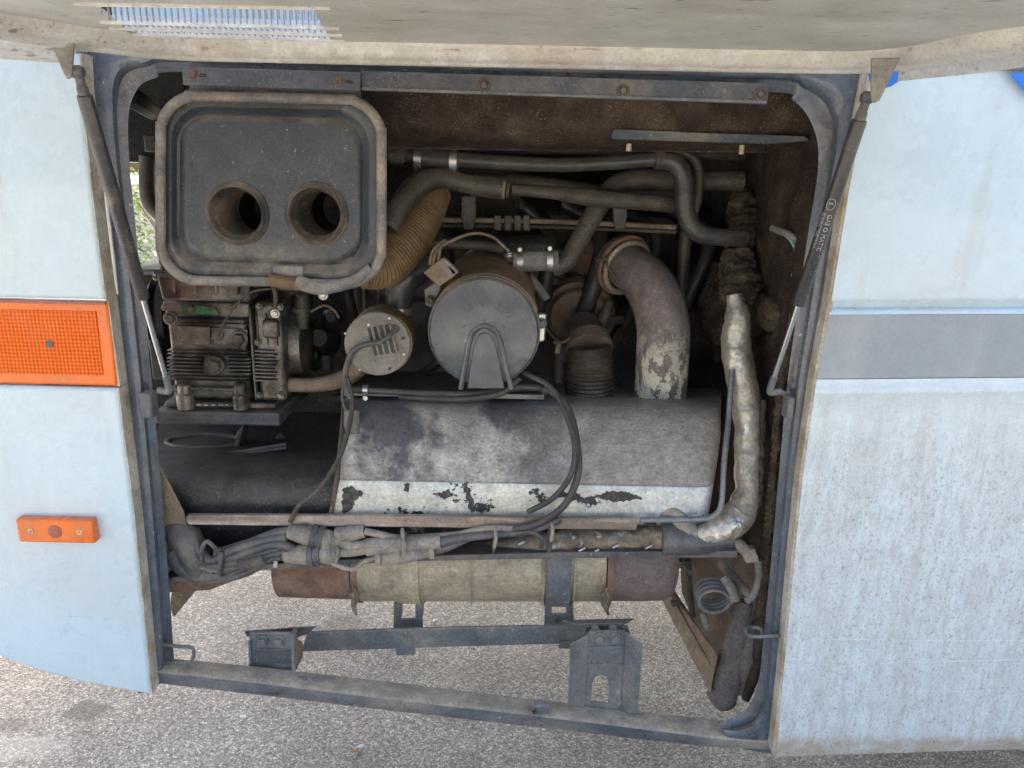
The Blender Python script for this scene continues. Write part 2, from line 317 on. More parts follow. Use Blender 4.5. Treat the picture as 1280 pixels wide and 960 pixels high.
flap_skin = mat('thin_white_flap_skin', (.85, .86, .85), .5, glow_through=.85, fine=.03, grit=0)
flap_lip = mat('scuffed_pale_flap_lip', (.55, .55, .52), .5, layers=[((.33, .28, .21), 7, .5, .75, .6, {'st': (.3, 1, 2)}), ((.60, .62, .60), 30, .55, .70, .6), ((.20, .12, .08), 40, .66, .72, .7, {'st': (.2, 1, 2)})], bump=(60, .2), fine=.06)
mesh_m = mat('grey_mesh_wire', (.26, .24, .21), .6)
copper = mat('green_wire_sleeve', (.12, .48, .33), .5)
interior_black = mat('oily_black_engine_metal', (.012, .012, .013), .5, layers=[((.05, .043, .035), 10, .45, .7, .6)], bump=(60, .3), up=((.05, .042, .032), .5))
body_in = mat('dark_underbody_coating', (.014, .013, .013), .9, bump=(60, .3))
debris_w = mat('white_litter_paper', (.65, .63, .58), .8, grit=0)
debris_o = mat('orange_dry_leaf', (.45, .20, .06), .8, grit=0)

def lens_mat(name, base, pitch):
    m = bpy.data.materials.new(name); m.use_nodes = True; N = m.node_tree.nodes; L = m.node_tree.links; b = N['Principled BSDF']
    geo = N.new('ShaderNodeNewGeometry'); sp = N.new('ShaderNodeSeparateXYZ'); L.new(geo.outputs['Position'], sp.inputs[0])
    hs = []
    for ax in (0, 2):
        a = N.new('ShaderNodeMath'); a.operation = 'MULTIPLY'; a.inputs[1].default_value = 2 * math.pi / pitch; L.new(sp.outputs[ax], a.inputs[0])
        s = N.new('ShaderNodeMath'); s.operation = 'SINE'; L.new(a.outputs[0], s.inputs[0]); hs.append(s.outputs[0])
    mx = N.new('ShaderNodeMath'); mx.operation = 'ADD'; L.new(hs[0], mx.inputs[0]); L.new(hs[1], mx.inputs[1])
    mr = N.new('ShaderNodeMapRange'); mr.inputs[1].default_value = -1.2; mr.inputs[2].default_value = 2; L.new(mx.outputs[0], mr.inputs[0])
    no = N.new('ShaderNodeTexNoise'); no.inputs['Scale'].default_value = 14; no.inputs['Detail'].default_value = 8; L.new(geo.outputs['Position'], no.inputs[0])
    rmp = N.new('ShaderNodeMapRange'); rmp.inputs[1].default_value = .5; rmp.inputs[2].default_value = .8; rmp.inputs[4].default_value = .18; L.new(no.outputs[0], rmp.inputs[0])
    c = N.new('ShaderNodeMix'); c.data_type = 'RGBA'; c.inputs[6].default_value = (base[0] * .72, base[1] * .45, base[2] * .4, 1); c.inputs[7].default_value = (min(1, base[0] * 1.1), base[1] * 1.5, base[2] * 2.2, 1); L.new(mr.outputs[0], c.inputs[0])
    c2 = N.new('ShaderNodeMix'); c2.data_type = 'RGBA'; L.new(rmp.outputs[0], c2.inputs[0]); L.new(c.outputs[2], c2.inputs[6]); c2.inputs[7].default_value = (.62, .30, .17, 1)
    L.new(c2.outputs[2], b.inputs['Base Color']); b.inputs['Roughness'].default_value = .45; b.inputs['Specular IOR Level'].default_value = .25
    bp = N.new('ShaderNodeBump'); bp.inputs['Strength'].default_value = .5; bp.inputs['Distance'].default_value = .0015; L.new(mx.outputs[0], bp.inputs['Height']); L.new(bp.outputs[0], b.inputs['Normal'])
    return m
lens_grid = lens_mat('orange_prism_lens', (.90, .15, .004), .0064)
lens_plain = mat('orange_plastic', (.82, .15, .003), .25, coat=.4, spec=.4, layers=[((.45, .14, .04), 12, .5, .75, .6)], bump=(30, .03), fine=.03, grit=0)
lens_red = mat('red_brown_lens_gasket', (.34, .10, .06), .5)

def ground_mat():
    m = bpy.data.materials.new('pale_chip_asphalt'); m.use_nodes = True; N = m.node_tree.nodes; L = m.node_tree.links; b = N['Principled BSDF']
    geo = N.new('ShaderNodeNewGeometry'); pos = geo.outputs['Position']
    def vor(s, feat='F1'):
        v = N.new('ShaderNodeTexVoronoi'); v.inputs['Scale'].default_value = s; v.feature = feat; L.new(warp, v.inputs[0]); return v
    def noi(s, d=5):
        n = N.new('ShaderNodeTexNoise'); n.inputs['Scale'].default_value = s; n.inputs['Detail'].default_value = d; L.new(pos, n.inputs[0]); return n
    wn = noi(90, 2); wm = N.new('ShaderNodeVectorMath'); wm.operation = 'SCALE'; wm.inputs[3].default_value = .006; L.new(wn.outputs['Color'], wm.inputs[0])
    wa = N.new('ShaderNodeVectorMath'); L.new(pos, wa.inputs[0]); L.new(wm.outputs[0], wa.inputs[1]); warp = wa.outputs[0]
    v = vor(215); sp = N.new('ShaderNodeSeparateColor'); L.new(v.outputs['Color'], sp.inputs[0])
    cr = N.new('ShaderNodeValToRGB'); e = cr.color_ramp.elements; e[0].position = 0; e[0].color = (.20, .186, .162, 1); e[1].position = 1; e[1].color = (.74, .69, .59, 1)
    for p, c in ((.3, (.30, .275, .237, 1)), (.6, (.41, .377, .325, 1)), (.85, (.53, .49, .42, 1))):
        q = cr.color_ramp.elements.new(p); q.color = c
    L.new(sp.outputs[0], cr.inputs[0])
    ed = vor(215, 'DISTANCE_TO_EDGE'); mr = N.new('ShaderNodeMapRange'); mr.inputs[1].default_value = 0; mr.inputs[2].default_value = .09; mr.inputs[3].default_value = 0; L.new(ed.outputs[0], mr.inputs[0])
    mx = N.new('ShaderNodeMix'); mx.data_type = 'RGBA'; L.new(mr.outputs[0], mx.inputs[0]); mx.inputs[6].default_value = (.17, .157, .138, 1); L.new(cr.outputs[0], mx.inputs[7])
    big = noi(2.2, 8); bm_ = N.new('ShaderNodeMapRange'); bm_.inputs[1].default_value = .35; bm_.inputs[2].default_value = .65; bm_.inputs[3].default_value = .78; bm_.inputs[4].default_value = 1.15; L.new(big.outputs[0], bm_.inputs[0])
    hs = N.new('ShaderNodeHueSaturation'); L.new(mx.outputs[2], hs.inputs['Color']); L.new(bm_.outputs[0], hs.inputs['Value']); cur = hs.outputs[0]
    def spot(c, rx, ry, col, amt, soft=.35):
        nonlocal cur
        mp = N.new('ShaderNodeMapping'); mp.vector_type = 'POINT'; mp.inputs['Location'].default_value = (-c.x / rx, -c.y / ry, 0); mp.inputs['Scale'].default_value = (1 / rx, 1 / ry, 0)
        L.new(pos, mp.inputs[0]); ln = N.new('ShaderNodeVectorMath'); ln.operation = 'LENGTH'; L.new(mp.outputs[0], ln.inputs[0])
        nn = noi(22, 6); a = N.new('ShaderNodeMath'); a.operation = 'ADD'; L.new(ln.outputs['Value'], a.inputs[0]); L.new(nn.outputs[0], a.inputs[1])
        r = N.new('ShaderNodeMapRange'); r.inputs[1].default_value = 1.5; r.inputs[2].default_value = 1.5 - soft; r.inputs[4].default_value = amt; L.new(a.outputs[0], r.inputs[0])
        x = N.new('ShaderNodeMix'); x.data_type = 'RGBA'; x.blend_type = 'MIX'; L.new(r.outputs[0], x.inputs[0]); L.new(cur, x.inputs[6]); x.inputs[7].default_value = (*col, 1); cur = x.outputs[2]
    spot(G(108, 888), .07, .045, (.14, .125, .11), .65); spot(G(12, 905), .06, .03, (.16, .14, .12), .5)
    spot(G(30, 935), .13, .055, (.58, .56, .52), .3); spot(G(430, 782), .09, .07, (.16, .14, .12), .45); spot(G(580, 955), .05, .05, (.1, .1, .1), .3)
    L.new(cur, b.inputs['Base Color']); b.inputs['Roughness'].default_value = .85; b.inputs['Specular IOR Level'].default_value = .3
    iv = N.new('ShaderNodeMath'); iv.operation = 'SUBTRACT'; iv.inputs[0].default_value = 1; L.new(v.outputs['Distance'], iv.inputs[1])
    hm = N.new('ShaderNodeMath'); hm.operation = 'MULTIPLY'; L.new(iv.outputs[0], hm.inputs[0]); L.new(mr.outputs[0], hm.inputs[1])
    bp = N.new('ShaderNodeBump'); bp.inputs['Strength'].default_value = .6; bp.inputs['Distance'].default_value = .004; L.new(hm.outputs[0], bp.inputs['Height']); L.new(bp.outputs[0], b.inputs['Normal'])
    return m

# ------------------------------------------------------------------ the setting
g = make('ground', [(-60, -40, 0), (60, -40, 0), (60, 80, 0), (-60, 80, 0)], [(0, 1, 2, 3)], ground_mat(), smooth=0); tag(g, None, None, kind='structure')

# ------------------------------------------------------------------ bus body
bus = thing('bus', (.8, 1.6, 0), 'white bus whose rear side skin frames the open engine bay', 'bus')
def zrow(xpx, ypx, d): return P(xpx, ypx, d)
# left (rear) side skin: below the lamp
XL = -1.36
le = [(146.5, 486), (152, 530), (166, 640), (178, 760), (188.5, 869)]
botl = [(100, 853), (45, 838), (0, 822)]
pts = [P(x, y) for x, y in le]; bl = [P(x, y) for x, y in botl]; end = Vector((XL, FACE, bl[-1].z + .10))
poly = pts + bl + [end, Vector((XL, FACE, pts[0].z + .004))]
MB().slab(poly, (0, .03, 0)).build('rear_lower_panel', white, bus, bevel=.006, seg=3)
def edge_strip(name, pp, side, y0=.002, y1=.036):
    rows = []
    for x, y in pp:
        a = P(x, y); rows.append([Vector((a.x + side * .0015, FACE + y0, a.z)), Vector((a.x + side * .0015, FACE + y1, a.z)), Vector((a.x - side * .004, FACE + y1, a.z)), Vector((a.x - side * .004, FACE + y0 + .002, a.z))])
    return MB().grid(rows, closed_u=True, cap=True).build(name, edge_paint, bus)
edge_strip('panel_edge', [(x, y) for x, y in le], 1)
lu = [(99, 66), (104, 150), (116, 260), (126, 340), (131.4, 375)]
pts = [P(x, y) for x, y in lu]; poly = pts + [Vector((XL, FACE, pts[-1].z)), Vector((XL, FACE, pts[0].z))]
MB().slab(poly, (0, .03, 0)).build('rear_upper_panel', white, bus, bevel=.006, seg=3)
edge_strip('panel_edge', lu, 1)
edge_strip('panel_edge', [(131, 373), (146, 485)], 1, .008, .045)
zt = P(99, 63).z; x0 = P(97, 62).x
# side skin above the bay with its window band, and the rest of the coach
MB().slab([Vector((XL, FACE, zt)), Vector((x0, FACE, zt)), Vector((x0, FACE, 1.70)), Vector((XL, FACE, 1.70))], (0, .03, 0)).build('waist_panel', white, bus, bevel=.002)
MB().box((.2, FACE + .075, 1.66), (1.62, .05, .08)).build('hinge_beam', dark_steel, bus, bevel=.003)
MB().box((.2, FACE + .02, 1.668), (1.62, .02, .06)).build('waist_panel', white, bus, bevel=.003)
MB().box((1.82, FACE + .015, 1.86), (6.36, .03, .32)).build('waist_panel', white, bus, bevel=.003)
MB().box((1.82, FACE + .02, 2.45), (6.36, .02, .84)).build('side_window', interior_black, bus, bevel=.003)
MB().box((1.82, FACE + .015, 3.05), (6.36, .03, .34)).build('roof_edge_panel', white, bus, bevel=.01)
MB().box((1.82, 2.5, 3.26), (6.36, 2.5, .06)).build('roof', white, bus, bevel=.02)
MB().box((1.82, 3.74, 2.45), (6.36, .03, 1.5)).build('far_side_panel', white, bus, bevel=.003)
MB().box((-.08, 3.74, 1.48), (2.5, .03, .5)).build('far_side_panel', white, bus, bevel=.003)
MB().box((3.1, 3.74, 1.1), (3.8, .03, 1.18)).build('far_side_panel', white, bus, bevel=.003)
MB().box((1.82, 2.5, 1.76), (6.30, 2.40, .05)).build('floor', body_in, bus)
MB().box((XL + .02, 2.5, 2.5), (.03, 2.45, 1.45)).build('rear_panel', white, bus)
# right side skin: vertical profile lofted along the bus
def re_x(y):
    k = [(60, 1096), (90, 1089), (240, 1061), (385, 1038), (480, 1020), (600, 1003), (720, 991), (840, 980), (950, 968)]
    for (a, b), (c, d_) in zip(k, k[1:]):
        if y <= c: return b + (d_ - b) * (y - a) / (c - a)
    return 968
def rp(rows, name, m, bus_=bus, back=.03):
    out = []
    for y, d in rows:
        a = P(re_x(y), y, d); b = P(1296, y + (-.055 * (y - 380) * .3 if y > 380 else 0) - 1, d + .014)
        v = b - a; nrow = []
        for t in (0, .02, .2, .5, 1.0, 4.2): nrow.append(a + v * t)
        out.append(nrow)
    a, b = out[0], out[-1]
    first = [p + Vector((0, back, 0)) for p in a]; last = [p + Vector((0, back, 0)) for p in b]
    mb = MB().grid([first] + out + [last])
    # return edge along the opening
    return mb.build(name, m, bus_, smooth=50)
rp([(62, 0), (120, 0), (240, 0), (340, 0), (372, 0), (378, .002), (382, .010), (385, .012)], 'front_upper_panel', white)
rp([(385, .0105), (388, .004), (391, .001), (393.5, 0)], 'panel_moulding', white)
rp([(394, .0), (430, 0), (473.5, .0)], 'stripe', grey_tape, back=.02)
rp([(474.5, 0), (482, 0), (485, -.003), (489, -.005), (494, -.004), (498, 0), (520, .001), (600, .001), (700, 0), (800, 0), (880, .001), (925, .003), (938, .006), (946, .014)], 'front_lower_panel', white_dirty)
ep = [(re_x(y), y) for y in (62, 120, 240, 385, 480, 600, 720, 840, 945)]
rows = []
for x, y in ep:
    a = P(x, y); rows.append([Vector((a.x + .003, FACE + .001, a.z)), Vector((a.x - .003, FACE + .006, a.z)), Vector((a.x - .0035, FACE + .034, a.z)), Vector((a.x + .006, FACE + .034, a.z))])
MB().grid(rows, closed_u=True, cap=True).build('panel_edge', edge_paint, bus)
MB().tube([P(1175, 83, -.002), P(1230, 85.5, 0), P(1300, 88, .0)], .0022, n=6, sub=2).build('trim_seam', dark_steel, bus)
plate('waist_panel', [(1093, 40), (1300, 40), (1300, 81), (1093, 78)], .004, .02, white, bus)
# blue graphics: flat film on the skin
def film(pxs): return MB().slab([P(x, y, -.0012) for x, y in pxs], (0, .001, 0)).build('blue_graphic', blue_film, bus, smooth=0)
film([(1084, 88), (1131, 88), (1129, 95), (1123, 102), (1114, 108), (1104, 111), (1090, 112)])
film([(1262, 91), (1300, 92), (1300, 133), (1282, 115)])
plate('blue_graphic', [(1246, 74), (1300, 60), (1300, 87), (1254, 86)], .002, .0015, blue_film, bus, bevel=0)
for y0, y1, x0_, x1_ in ((799, 800, 1040, 1105), (801, 801, 1130, 1300), (827, 829, 1002, 1080), (829, 824, 1100, 1300), (863, 864, 1000, 1060), (864, 864, 1120, 1230), (770, 772, 70, 115), (815, 818, 20, 110)):
    pa_ = [P(x0_ + (x1_ - x0_) * k / 6, y0 + (y1 - y0) * k / 6, -.0004 + (.0145 * max(0, x0_ + (x1_ - x0_) * k / 6 - 985) / 311 if x0_ > 600 else 0)) for k in range(7)]
    MB().tube(pa_, .00045, n=5, sub=1).build('scratch', scratch_m, bus)
# big orange lamp
lamp = MB(); lz = [(-.1, 375), (133, 381), (144.5, 479), (-.1, 482)]
a, b, c, d_ = P(0, 374), P(131, 378.5), P(144, 484), P(0, 482)
lamp.slab([Vector((XL, FACE + .006, a.z)), Vector((b.x, FACE + .006, b.z)), Vector((c.x, FACE + .006, c.z)), Vector((XL, FACE + .006, c.z))], (0, .03, 0))
lo = lamp.build('turn_lamp', lens_plain, bus, bevel=.004, seg=3, label='large orange ribbed lamp let into the rear skin')
b2, c2 = P(118, 390), P(127, 470)
MB().slab([Vector((XL + .03, FACE + .0035, b2.z)), Vector((b2.x, FACE + .0035, b2.z)), Vector((c2.x, FACE + .0035, c2.z)), Vector((XL + .03, FACE + .0035, c2.z))], (0, .004, 0)).build('lens', lens_grid, lo, bevel=.001)
MB().slab([Vector((XL, FACE + .003, P(0, 374).z)), P(131, 378, .003), P(131, 381.5, .003), Vector((XL, FACE + .003, P(0, 377.5).z))], (0, .02, 0)).build('gasket', lens_red, lo)
MB().lathe(P(62, 430, .003), (0, -1, 0), [(0, .0062), (.0015, .0062), (.002, .005), (.0008, .004)], 18).build('screw', dark_steel, lo)
# small marker lamp
m0 = P(25.5, 643); m1 = P(125.5, 675)
mz = (m0.z + m1.z) / 2; mh = (m0.z - m1.z) / 2; mx_ = (m0.x + m1.x) / 2; mw = (m1.x - m0.x) / 2
mk = MB().box((mx_, FACE - .008, mz), (mw * 2, .018, mh * 2 - .002)).build('marker_lamp', lens_plain, bus, bevel=.004, seg=3, label='small orange side marker lamp with two screws')
MB().lathe((mx_, FACE - .016, mz), (0, -1, 0), [(0, .0125), (.002, .012), (.003, .008), (.0035, 0.0001)], 22).build('reflector_eye', lens_red, mk)
for s in (-1, 1): MB().lathe((mx_ + s * mw * .63, FACE - .0165, mz), (0, -1, 0), [(0, .0048), (.0015, .0048), (.0016, .003), (.0004, .0026)], 14).build('screw', galv, mk)

# ------------------------------------------------------------------ door frame
fr = thing('bay_door_frame', P(600, 900, .05), 'dusty slate blue steel frame with rounded corners round the engine bay', 'frame')
ST = [((172, 868), (219, 846)), ((168, 700), (209, 700)), ((150, 500), (192, 500)), ((128, 300), (171, 300)), ((106, 130), (160, 165)), ((98, 50), (170, 114)), ((150, 40), (196, 97)), ((240, 40), (242, 90)),
      ((600, 45), (600, 104)), ((955, 55), (950, 114)), ((1040, 60), (992, 126)), ((1098, 66), (1016, 158)), ((1092, 120), (1023, 205)), ((1066, 260), (1009, 300)), ((1044, 390), (995, 400)), ((1026, 480), (984, 480)),
      ((1008, 600), (973, 600)), ((996, 700), (964, 700)), ((987, 820), (954, 800)), ((983, 890), (949, 846)), ((978, 938), (936, 882)), ((950, 940), (912, 899)), ((915, 932), (898, 903))]
prof = [(0, .075), (.12, .074), (.2, .05), (.28, .036), (.38, .032), (.55, .032), (.66, .034), (.72, .042), (.76, .058), (.9, .062), (1.0, .066), (1.0, .13), (.96, .13)]
O = smooth_path([Vector((a[0], a[1], 0)) for a, b in ST], 6); I = smooth_path([Vector((b[0], b[1], 0)) for a, b in ST], 6)
rows = []
for o_, i_ in zip(O, I):
    rows.append([P(o_.x + (i_.x - o_.x) * t, o_.y + (i_.y - o_.y) * t, d) for t, d in prof])
MB().grid(rows).build('frame_rail', frame_blue, fr, smooth=55)
# sill tube
def sill_section(x, y0, y1, y2):
    a = P(x, y1, .030); b = P(x, y2, .034); zt = a.z; r = ray(x, y0); t = (zt - CAM.z) / r.z; Yb = r.y * t
    X = a.x; h = .005
    return [Vector((X, FACE + .036, zt)), Vector((X, a.y, zt - h)), Vector((X, b.y, b.z + h)), Vector((X, b.y + .006, b.z)), Vector((X, Yb, b.z)), Vector((X, Yb, zt))]
secs = [(196, 822, 838, 857), (320, 834, 851, 871), (480, 852, 871, 890), (640, 871, 889, 908), (780, 886, 906, 924), (890, 899, 920, 936), (935, 903, 924, 938), (966, 906, 927, 940)]
MB().grid([sill_section(*s) for s in secs], closed_u=True, cap=True).build('sill', sill_m, fr, smooth=50)
s = P(676, 886, .03)
MB().box((s.x, s.y + .008, s.z), (.036, .022, .02)).build('lug', brk_steel, fr, bevel=.004); MB().lathe(P(668, 890, .025), (0, -1, 0), [(0, .004), (.002, .004)], 10).build('hole', interior_black, fr)
# rail with bolts across the header
hr = MB().slab([P(450, 88, .03), P(962, 104, .03), P(959, 131, .03), P(948, 130, .03), P(452, 113, .03)], (0, .008, 0)).build('header_rail', dark_steel, fr, bevel=.0015)
MB().slab([P(452, 109, .026), P(958, 126, .026), P(958, 129.5, .026), P(452, 112.5, .026)], (0, .004, 0)).build('header_lip', brk_steel, fr)
hr2 = MB().slab([P(227, 83, .022), P(451, 90, .022), P(450, 114, .022), P(228, 106, .022)], (0, .010, 0)).build('header_bracket', dark_steel, fr, bevel=.002)
plate('hanger_plate', [(236, 104), (451, 110), (450, 140), (236, 135)], .072, .004, dark_steel, fr)
for x, y, d, in ((241, 92.5, .022), (424, 101, .022)):
    hexbolt(hr2, P(x, y, d), (0, -1, 0), .0062, rust_dark)
    MB().tube([P(x + 9, y + 1.5, d), P(x + 17, y + 2, d)], .0024, n=8, sub=1).build('slot', interior_black, hr2)
for x, y in ((605, 106.5), (779, 113.5), (950, 118)):
    MB().lathe(P(x, y, .0295), (0, -1, 0), [(0, .0098), (.0015, .0098), (.0025, .009), (.0025, .0065), (.001, .006)], 20).build('washer', rust_dark, hr)
    hexbolt(hr, P(x, y, .0285), (0, -1, 0), .0050, dark_steel, False)
# bent wire catches
def wire_hook(x, y, flip, m=frame_blue):
    s = flip
    pts = [P(x, y - 14, .03), P(x + s * 20, y - 12, .012), P(x + s * 36, y - 10, .012), P(x + s * 38, y, .012), P(x + s * 32, y + 8, .012), P(x + s * 18, y + 8, .012), P(x + s * 2, y + 9, .03)]
    return MB().tube(pts, .0034, n=8, sub=5).build('wire_catch', m, fr)
wire_hook(204, 820, 1, dark_steel)
MB().tube([P(978, 794, .03), P(950, 796, .01), P(936, 794, .02), P(932, 787, .04), P(938, 784, .06), P(950, 786, .06), P(953, 794, .06)], .0034, n=8, sub=5).build('wire_catch', frame_blue, fr)
MB().box(P(186, 505, .03), (.022, .03, .045)).build('strut_mount', brk_steel, fr, bevel=.004)
MB().box(P(985, 508, .035), (.012, .03, .04)).build('strut_mount', brk_steel, fr, bevel=.003)
MB().tube([P(962, 490, .05), P(978, 491, .05), P(985, 500, .045), P(983, 522, .045)], .005, n=8, sub=4).build('strut_hook', brk_steel, fr)

# ------------------------------------------------------------------ open flap above
flap = thing('engine_bay_flap', (0, 1.2, 1.585), 'grimy cream underside of the raised engine bay flap with louvred vent', 'flap')
ZL, ZP = 1.585, 1.612
rim = [Vector((-1.2, .42, 0)), Vector((-.75, .80, 0)), Vector((-.66, .97, 0)), Vector((-.585, 1.10, 0)), Vector((-.50, 1.185, 0)), Vector((-.40, 1.20, 0)), Vector((0, 1.20, 0)), Vector((.40, 1.20, 0)), Vector((.49, 1.185, 0)), Vector((.545, 1.12, 0)), Vector((.565, 1.02, 0)), Vector((.60, .95, 0)), Vector((.62, .85, 0)), Vector((.64, .3, 0))]
rim = smooth_path(rim, 5)
rows = []; inn = []
for i, p in enumerate(rim):
    t = (rim[min(i + 1, len(rim) - 1)] - rim[max(i - 1, 0)]).normalized(); n = Vector((t.y, -t.x, 0))     # inward
    if n.dot(Vector((0, .3, 0)) - p) < 0: n = -n
    def q(o, z): v = p + n * o; return Vector((v.x, v.y, z))
    rows.append([q(-.004, ZP + .012), q(-.004, ZL + .004), q(-.001, ZL), q(.007, ZL), q(.010, ZL + .003), q(.013, ZL + .006), q(.018, ZL + .006), q(.023, ZL + .014), q(.027, ZP)])
    inn.append(q(.026, ZP))
MB().grid(rows).build('rim', flap_lip, flap, smooth=60)
# lining with a hole for the grille, and the outer skin with the same hole
gx = [(128, 380, 7.5), (170, 415, 60)]
g00, g01 = G(118, 7, ZP), G(392, 12, ZP); g10, g11 = G(172, 48, ZP), G(418, 57, ZP)
def holed(name, outer, hole, z, th, m):
    c = sum((Vector((p.x, p.y)) for p in hole), Vector((0, 0))) / len(hole)
    def hit(loop, a):
        d = Vector((math.cos(a), math.sin(a))); best = None
        for i in range(len(loop)):
            p = Vector((loop[i].x, loop[i].y)) - c; q = Vector((loop[(i + 1) % len(loop)].x, loop[(i + 1) % len(loop)].y)) - c; e = q - p
            den = d.x * e.y - d.y * e.x
            if abs(den) < 1e-9: continue
            t = (p.x * e.y - p.y * e.x) / den; u = (p.x * d.y - p.y * d.x) / den
            if t > 0 and -1e-6 <= u <= 1 + 1e-6 and (best is None or t > best): best = t
        return c + d * best
    angs = sorted(math.atan2(p.y - c.y, p.x - c.x) for p in list(outer) + list(hole))
    A = [hit(hole, a) for a in angs]; B = [hit(outer, a) for a in angs]
    V = lambda p, zz: Vector((p.x, p.y, zz))
    return MB().grid([[V(a, z), V(b, z), V(b, z + th), V(a, z + th)] for a, b in zip(A, B)], closed_u=True, closed_v=True).build(name, m, flap, smooth=0)
hole = [g00, g01, g11, g10]
holed('lining', inn, hole, ZP, .004, flap_m)
skin = [Vector((-1.3, .3, 0)), Vector((-1.0, 1.0, 0)), Vector((-.66, 1.22, 0)), Vector((.565, 1.235, 0)), Vector((.645, 1.0, 0)), Vector((.69, .3, 0))]
holed('outer_skin', skin, [hole[0] + Vector((-.03, 0, 0)), hole[1] + Vector((.03, 0, 0)), hole[2] + Vector((.04, .042, 0)), hole[3] + Vector((-.04, .042, 0))], ZP + .007, .002, flap_skin)
MB().grid([[p + Vector((0, 0, ZP + .009)), p + Vector((0, 0, ZL - .004))] for p in smooth_path(skin[2:0:-1] + skin[:1], 4)]).build('skin_flange', flap_lip, flap)
MB().grid([[p + Vector((0, 0, ZP + .009)), p + Vector((0, 0, ZL - .004))] for p in smooth_path(skin[3:], 4)]).build('skin_flange', flap_lip, flap)
MB().slab([G(-40, -20, ZP - .003), G(430, 4, ZP - .003), G(700, 9, ZP - .003), G(1190, 29, ZP - .003), G(1290, 19, ZP - .003), Vector((.58, .42, ZP - .003)), Vector((-.6, .42, ZP - .003))], (0, 0, .002)).build('lining_overlay', flap_m, flap, smooth=0)
# grille: long louvre bars with fine cross wires
def lrp(a, b, t): return a + (b - a) * t
ts = [0.02, .27, .33, .47, .52, .64, .70, .86, .95]
for k, (t, wd) in enumerate([(-.06, .06), (.42, .08), (.62, .06), (.80, .05), (1.0, .03)]):
    a, b = lrp(g00, g10, t), lrp(g01, g11, t); h = (g10 - g00).y * wd
    MB().slab([a + Vector((-.02, 0, -.004)), b + Vector((.02, 0, -.004)), b + Vector((.02, h, .004)), a + Vector((-.02, h, .004))], (0, 0, .006)).build('louvre', flap_lip, flap, bevel=.0015)
mbw = MB(); n = 34
for i in range(n + 1):
    t = i / n; a, b = lrp(g00, g01, t), lrp(g10, g11, t)
    mbw.tube([lrp(a, b, .50) + Vector((0, 0, .002)), b + Vector((0, 0, .002))], .0008, n=4, sub=1)
    for tt, hh in ((.14, .016), (.30, .013)): q_ = lrp(a, b, tt); mbw.tube([q_ + Vector((0, 0, -.004)), q_ + Vector((0, 0, hh))], .0010, n=4, sub=1)
for t in (.56, .74, .90):
    mbw.tube([lrp(g00, g10, t) + Vector((0, 0, .0035)), lrp(g01, g11, t) + Vector((0, 0, .0035))], .0007, n=4, sub=1)
mbw.build('wire_mesh', mesh_m, flap, smooth=0)
# strut brackets
for pp, d in (([(56, 38), (92, 50), (89, 96), (84, 99), (80, 94)], -.17), ([(1090, 72), (1126, 72), (1100, 126), (1093, 129), (1089, 124)], -.14)):
    MB().slab([P(x, y, d) for x, y in pp], (0, .005, 0)).build('strut_bracket', bracket_m, flap, bevel=.0015)

# ------------------------------------------------------------------ gas struts
def strut(T, B, f0, f1, label):
    o = thing('gas_strut', B, label, 'gas strut', 'gas struts holding the flap up')
    d = (B - T).normalized(); L_ = (B - T).length
    MB().lathe(T + Vector((-.008, 0, 0)), (1, 0, 0), [(0, .006), (.003, .0085), (.013, .0085), (.016, .006)], 14).build('ball_joint', dark_steel, o)
    MB().lathe(T + d * .006, d, [(0, .006), (.012, .006), (.014, .0075), (L_ * f0, .0075)], 14).build('end_fitting', dark_steel, o)
    MB().lathe(T + d * L_ * f0, d, [(0, .007), (.001, .0095), (.004, .0102), (L_ * (f1 - f0) - .004, .0102), (L_ * (f1 - f0) - .001, .009), (L_ * (f1 - f0), .006)], 28).build('cylinder', strut_black, o)
    MB().lathe(T + d * L_ * f1, d, [(0, .0046), (L_ * (.96 - f1), .0046)], 14).build('piston_rod', chrome, o)
    MB().tube([B - d * .03, B - d * .008, B + Vector((-.002, 0, -.002)), B + Vector((-.02, 0, .0))] if B.x < 0 else [B - d * .03, B - d * .008, B + Vector((.002, 0, -.002)), B + Vector((.02, 0, 0))], .006, n=10, sub=4).build('ball_socket', brk_steel, o)
    return o, d, L_
s1, _, _ = strut(P(97, 90, -.16), P(212, 488, .02), .055, .655, 'black gas strut with chrome rod beside the white skin and orange lamp')
T2, B2 = P(1084, 122, -.13), P(962, 489, .03)
s2, dd, LL = strut(T2, B2, .06, .655, 'black gas strut printed with small pale lettering beside the grey stripe')
def text_mesh(body, size, extrude=.0002, align='LEFT'):
    cu = bpy.data.curves.new('t', 'FONT'); cu.body = body; cu.size = size; cu.extrude = extrude; cu.resolution_u = 2; cu.align_x = align
    to = bpy.data.objects.new('t', cu); link(to); dg = bpy.context.evaluated_depsgraph_get(); dg.update()
    me = bpy.data.meshes.new_from_object(to.evaluated_get(dg)); bpy.data.objects.remove(to)
    return [v.co.copy() for v in me.vertices], [tuple(p.vertices) for p in me.polygons]
def wrap_text(body, size, s0, v0, parent, name='lettering'):
    vs, fs = text_mesh(body, size); front = (CAM - (T2 + dd * LL * .3)); front = (front - dd * front.dot(dd)).normalized(); side = dd.cross(front)
    out = []
    for v in vs:
        an = (v.y + v0) / .0102; r = .0103 + (v.z > 0) * .0002
        out.append(T2 + dd * (s0 + v.x) + (front * math.cos(an) - side * math.sin(an)) * r)
    return make(name, out, fs, print_m, parent, smooth=0)
f = (CAM - T2); sgn = 1
wrap_text('GAS O MATIC', .0095, LL * .335, -.0002, s2)
wrap_text('gas springs do not open by force', .0042, LL * .335, -.0058, s2)
wrap_text('high pressure     220N', .0042, LL * .335, -.0100, s2)
c0 = LL * .305
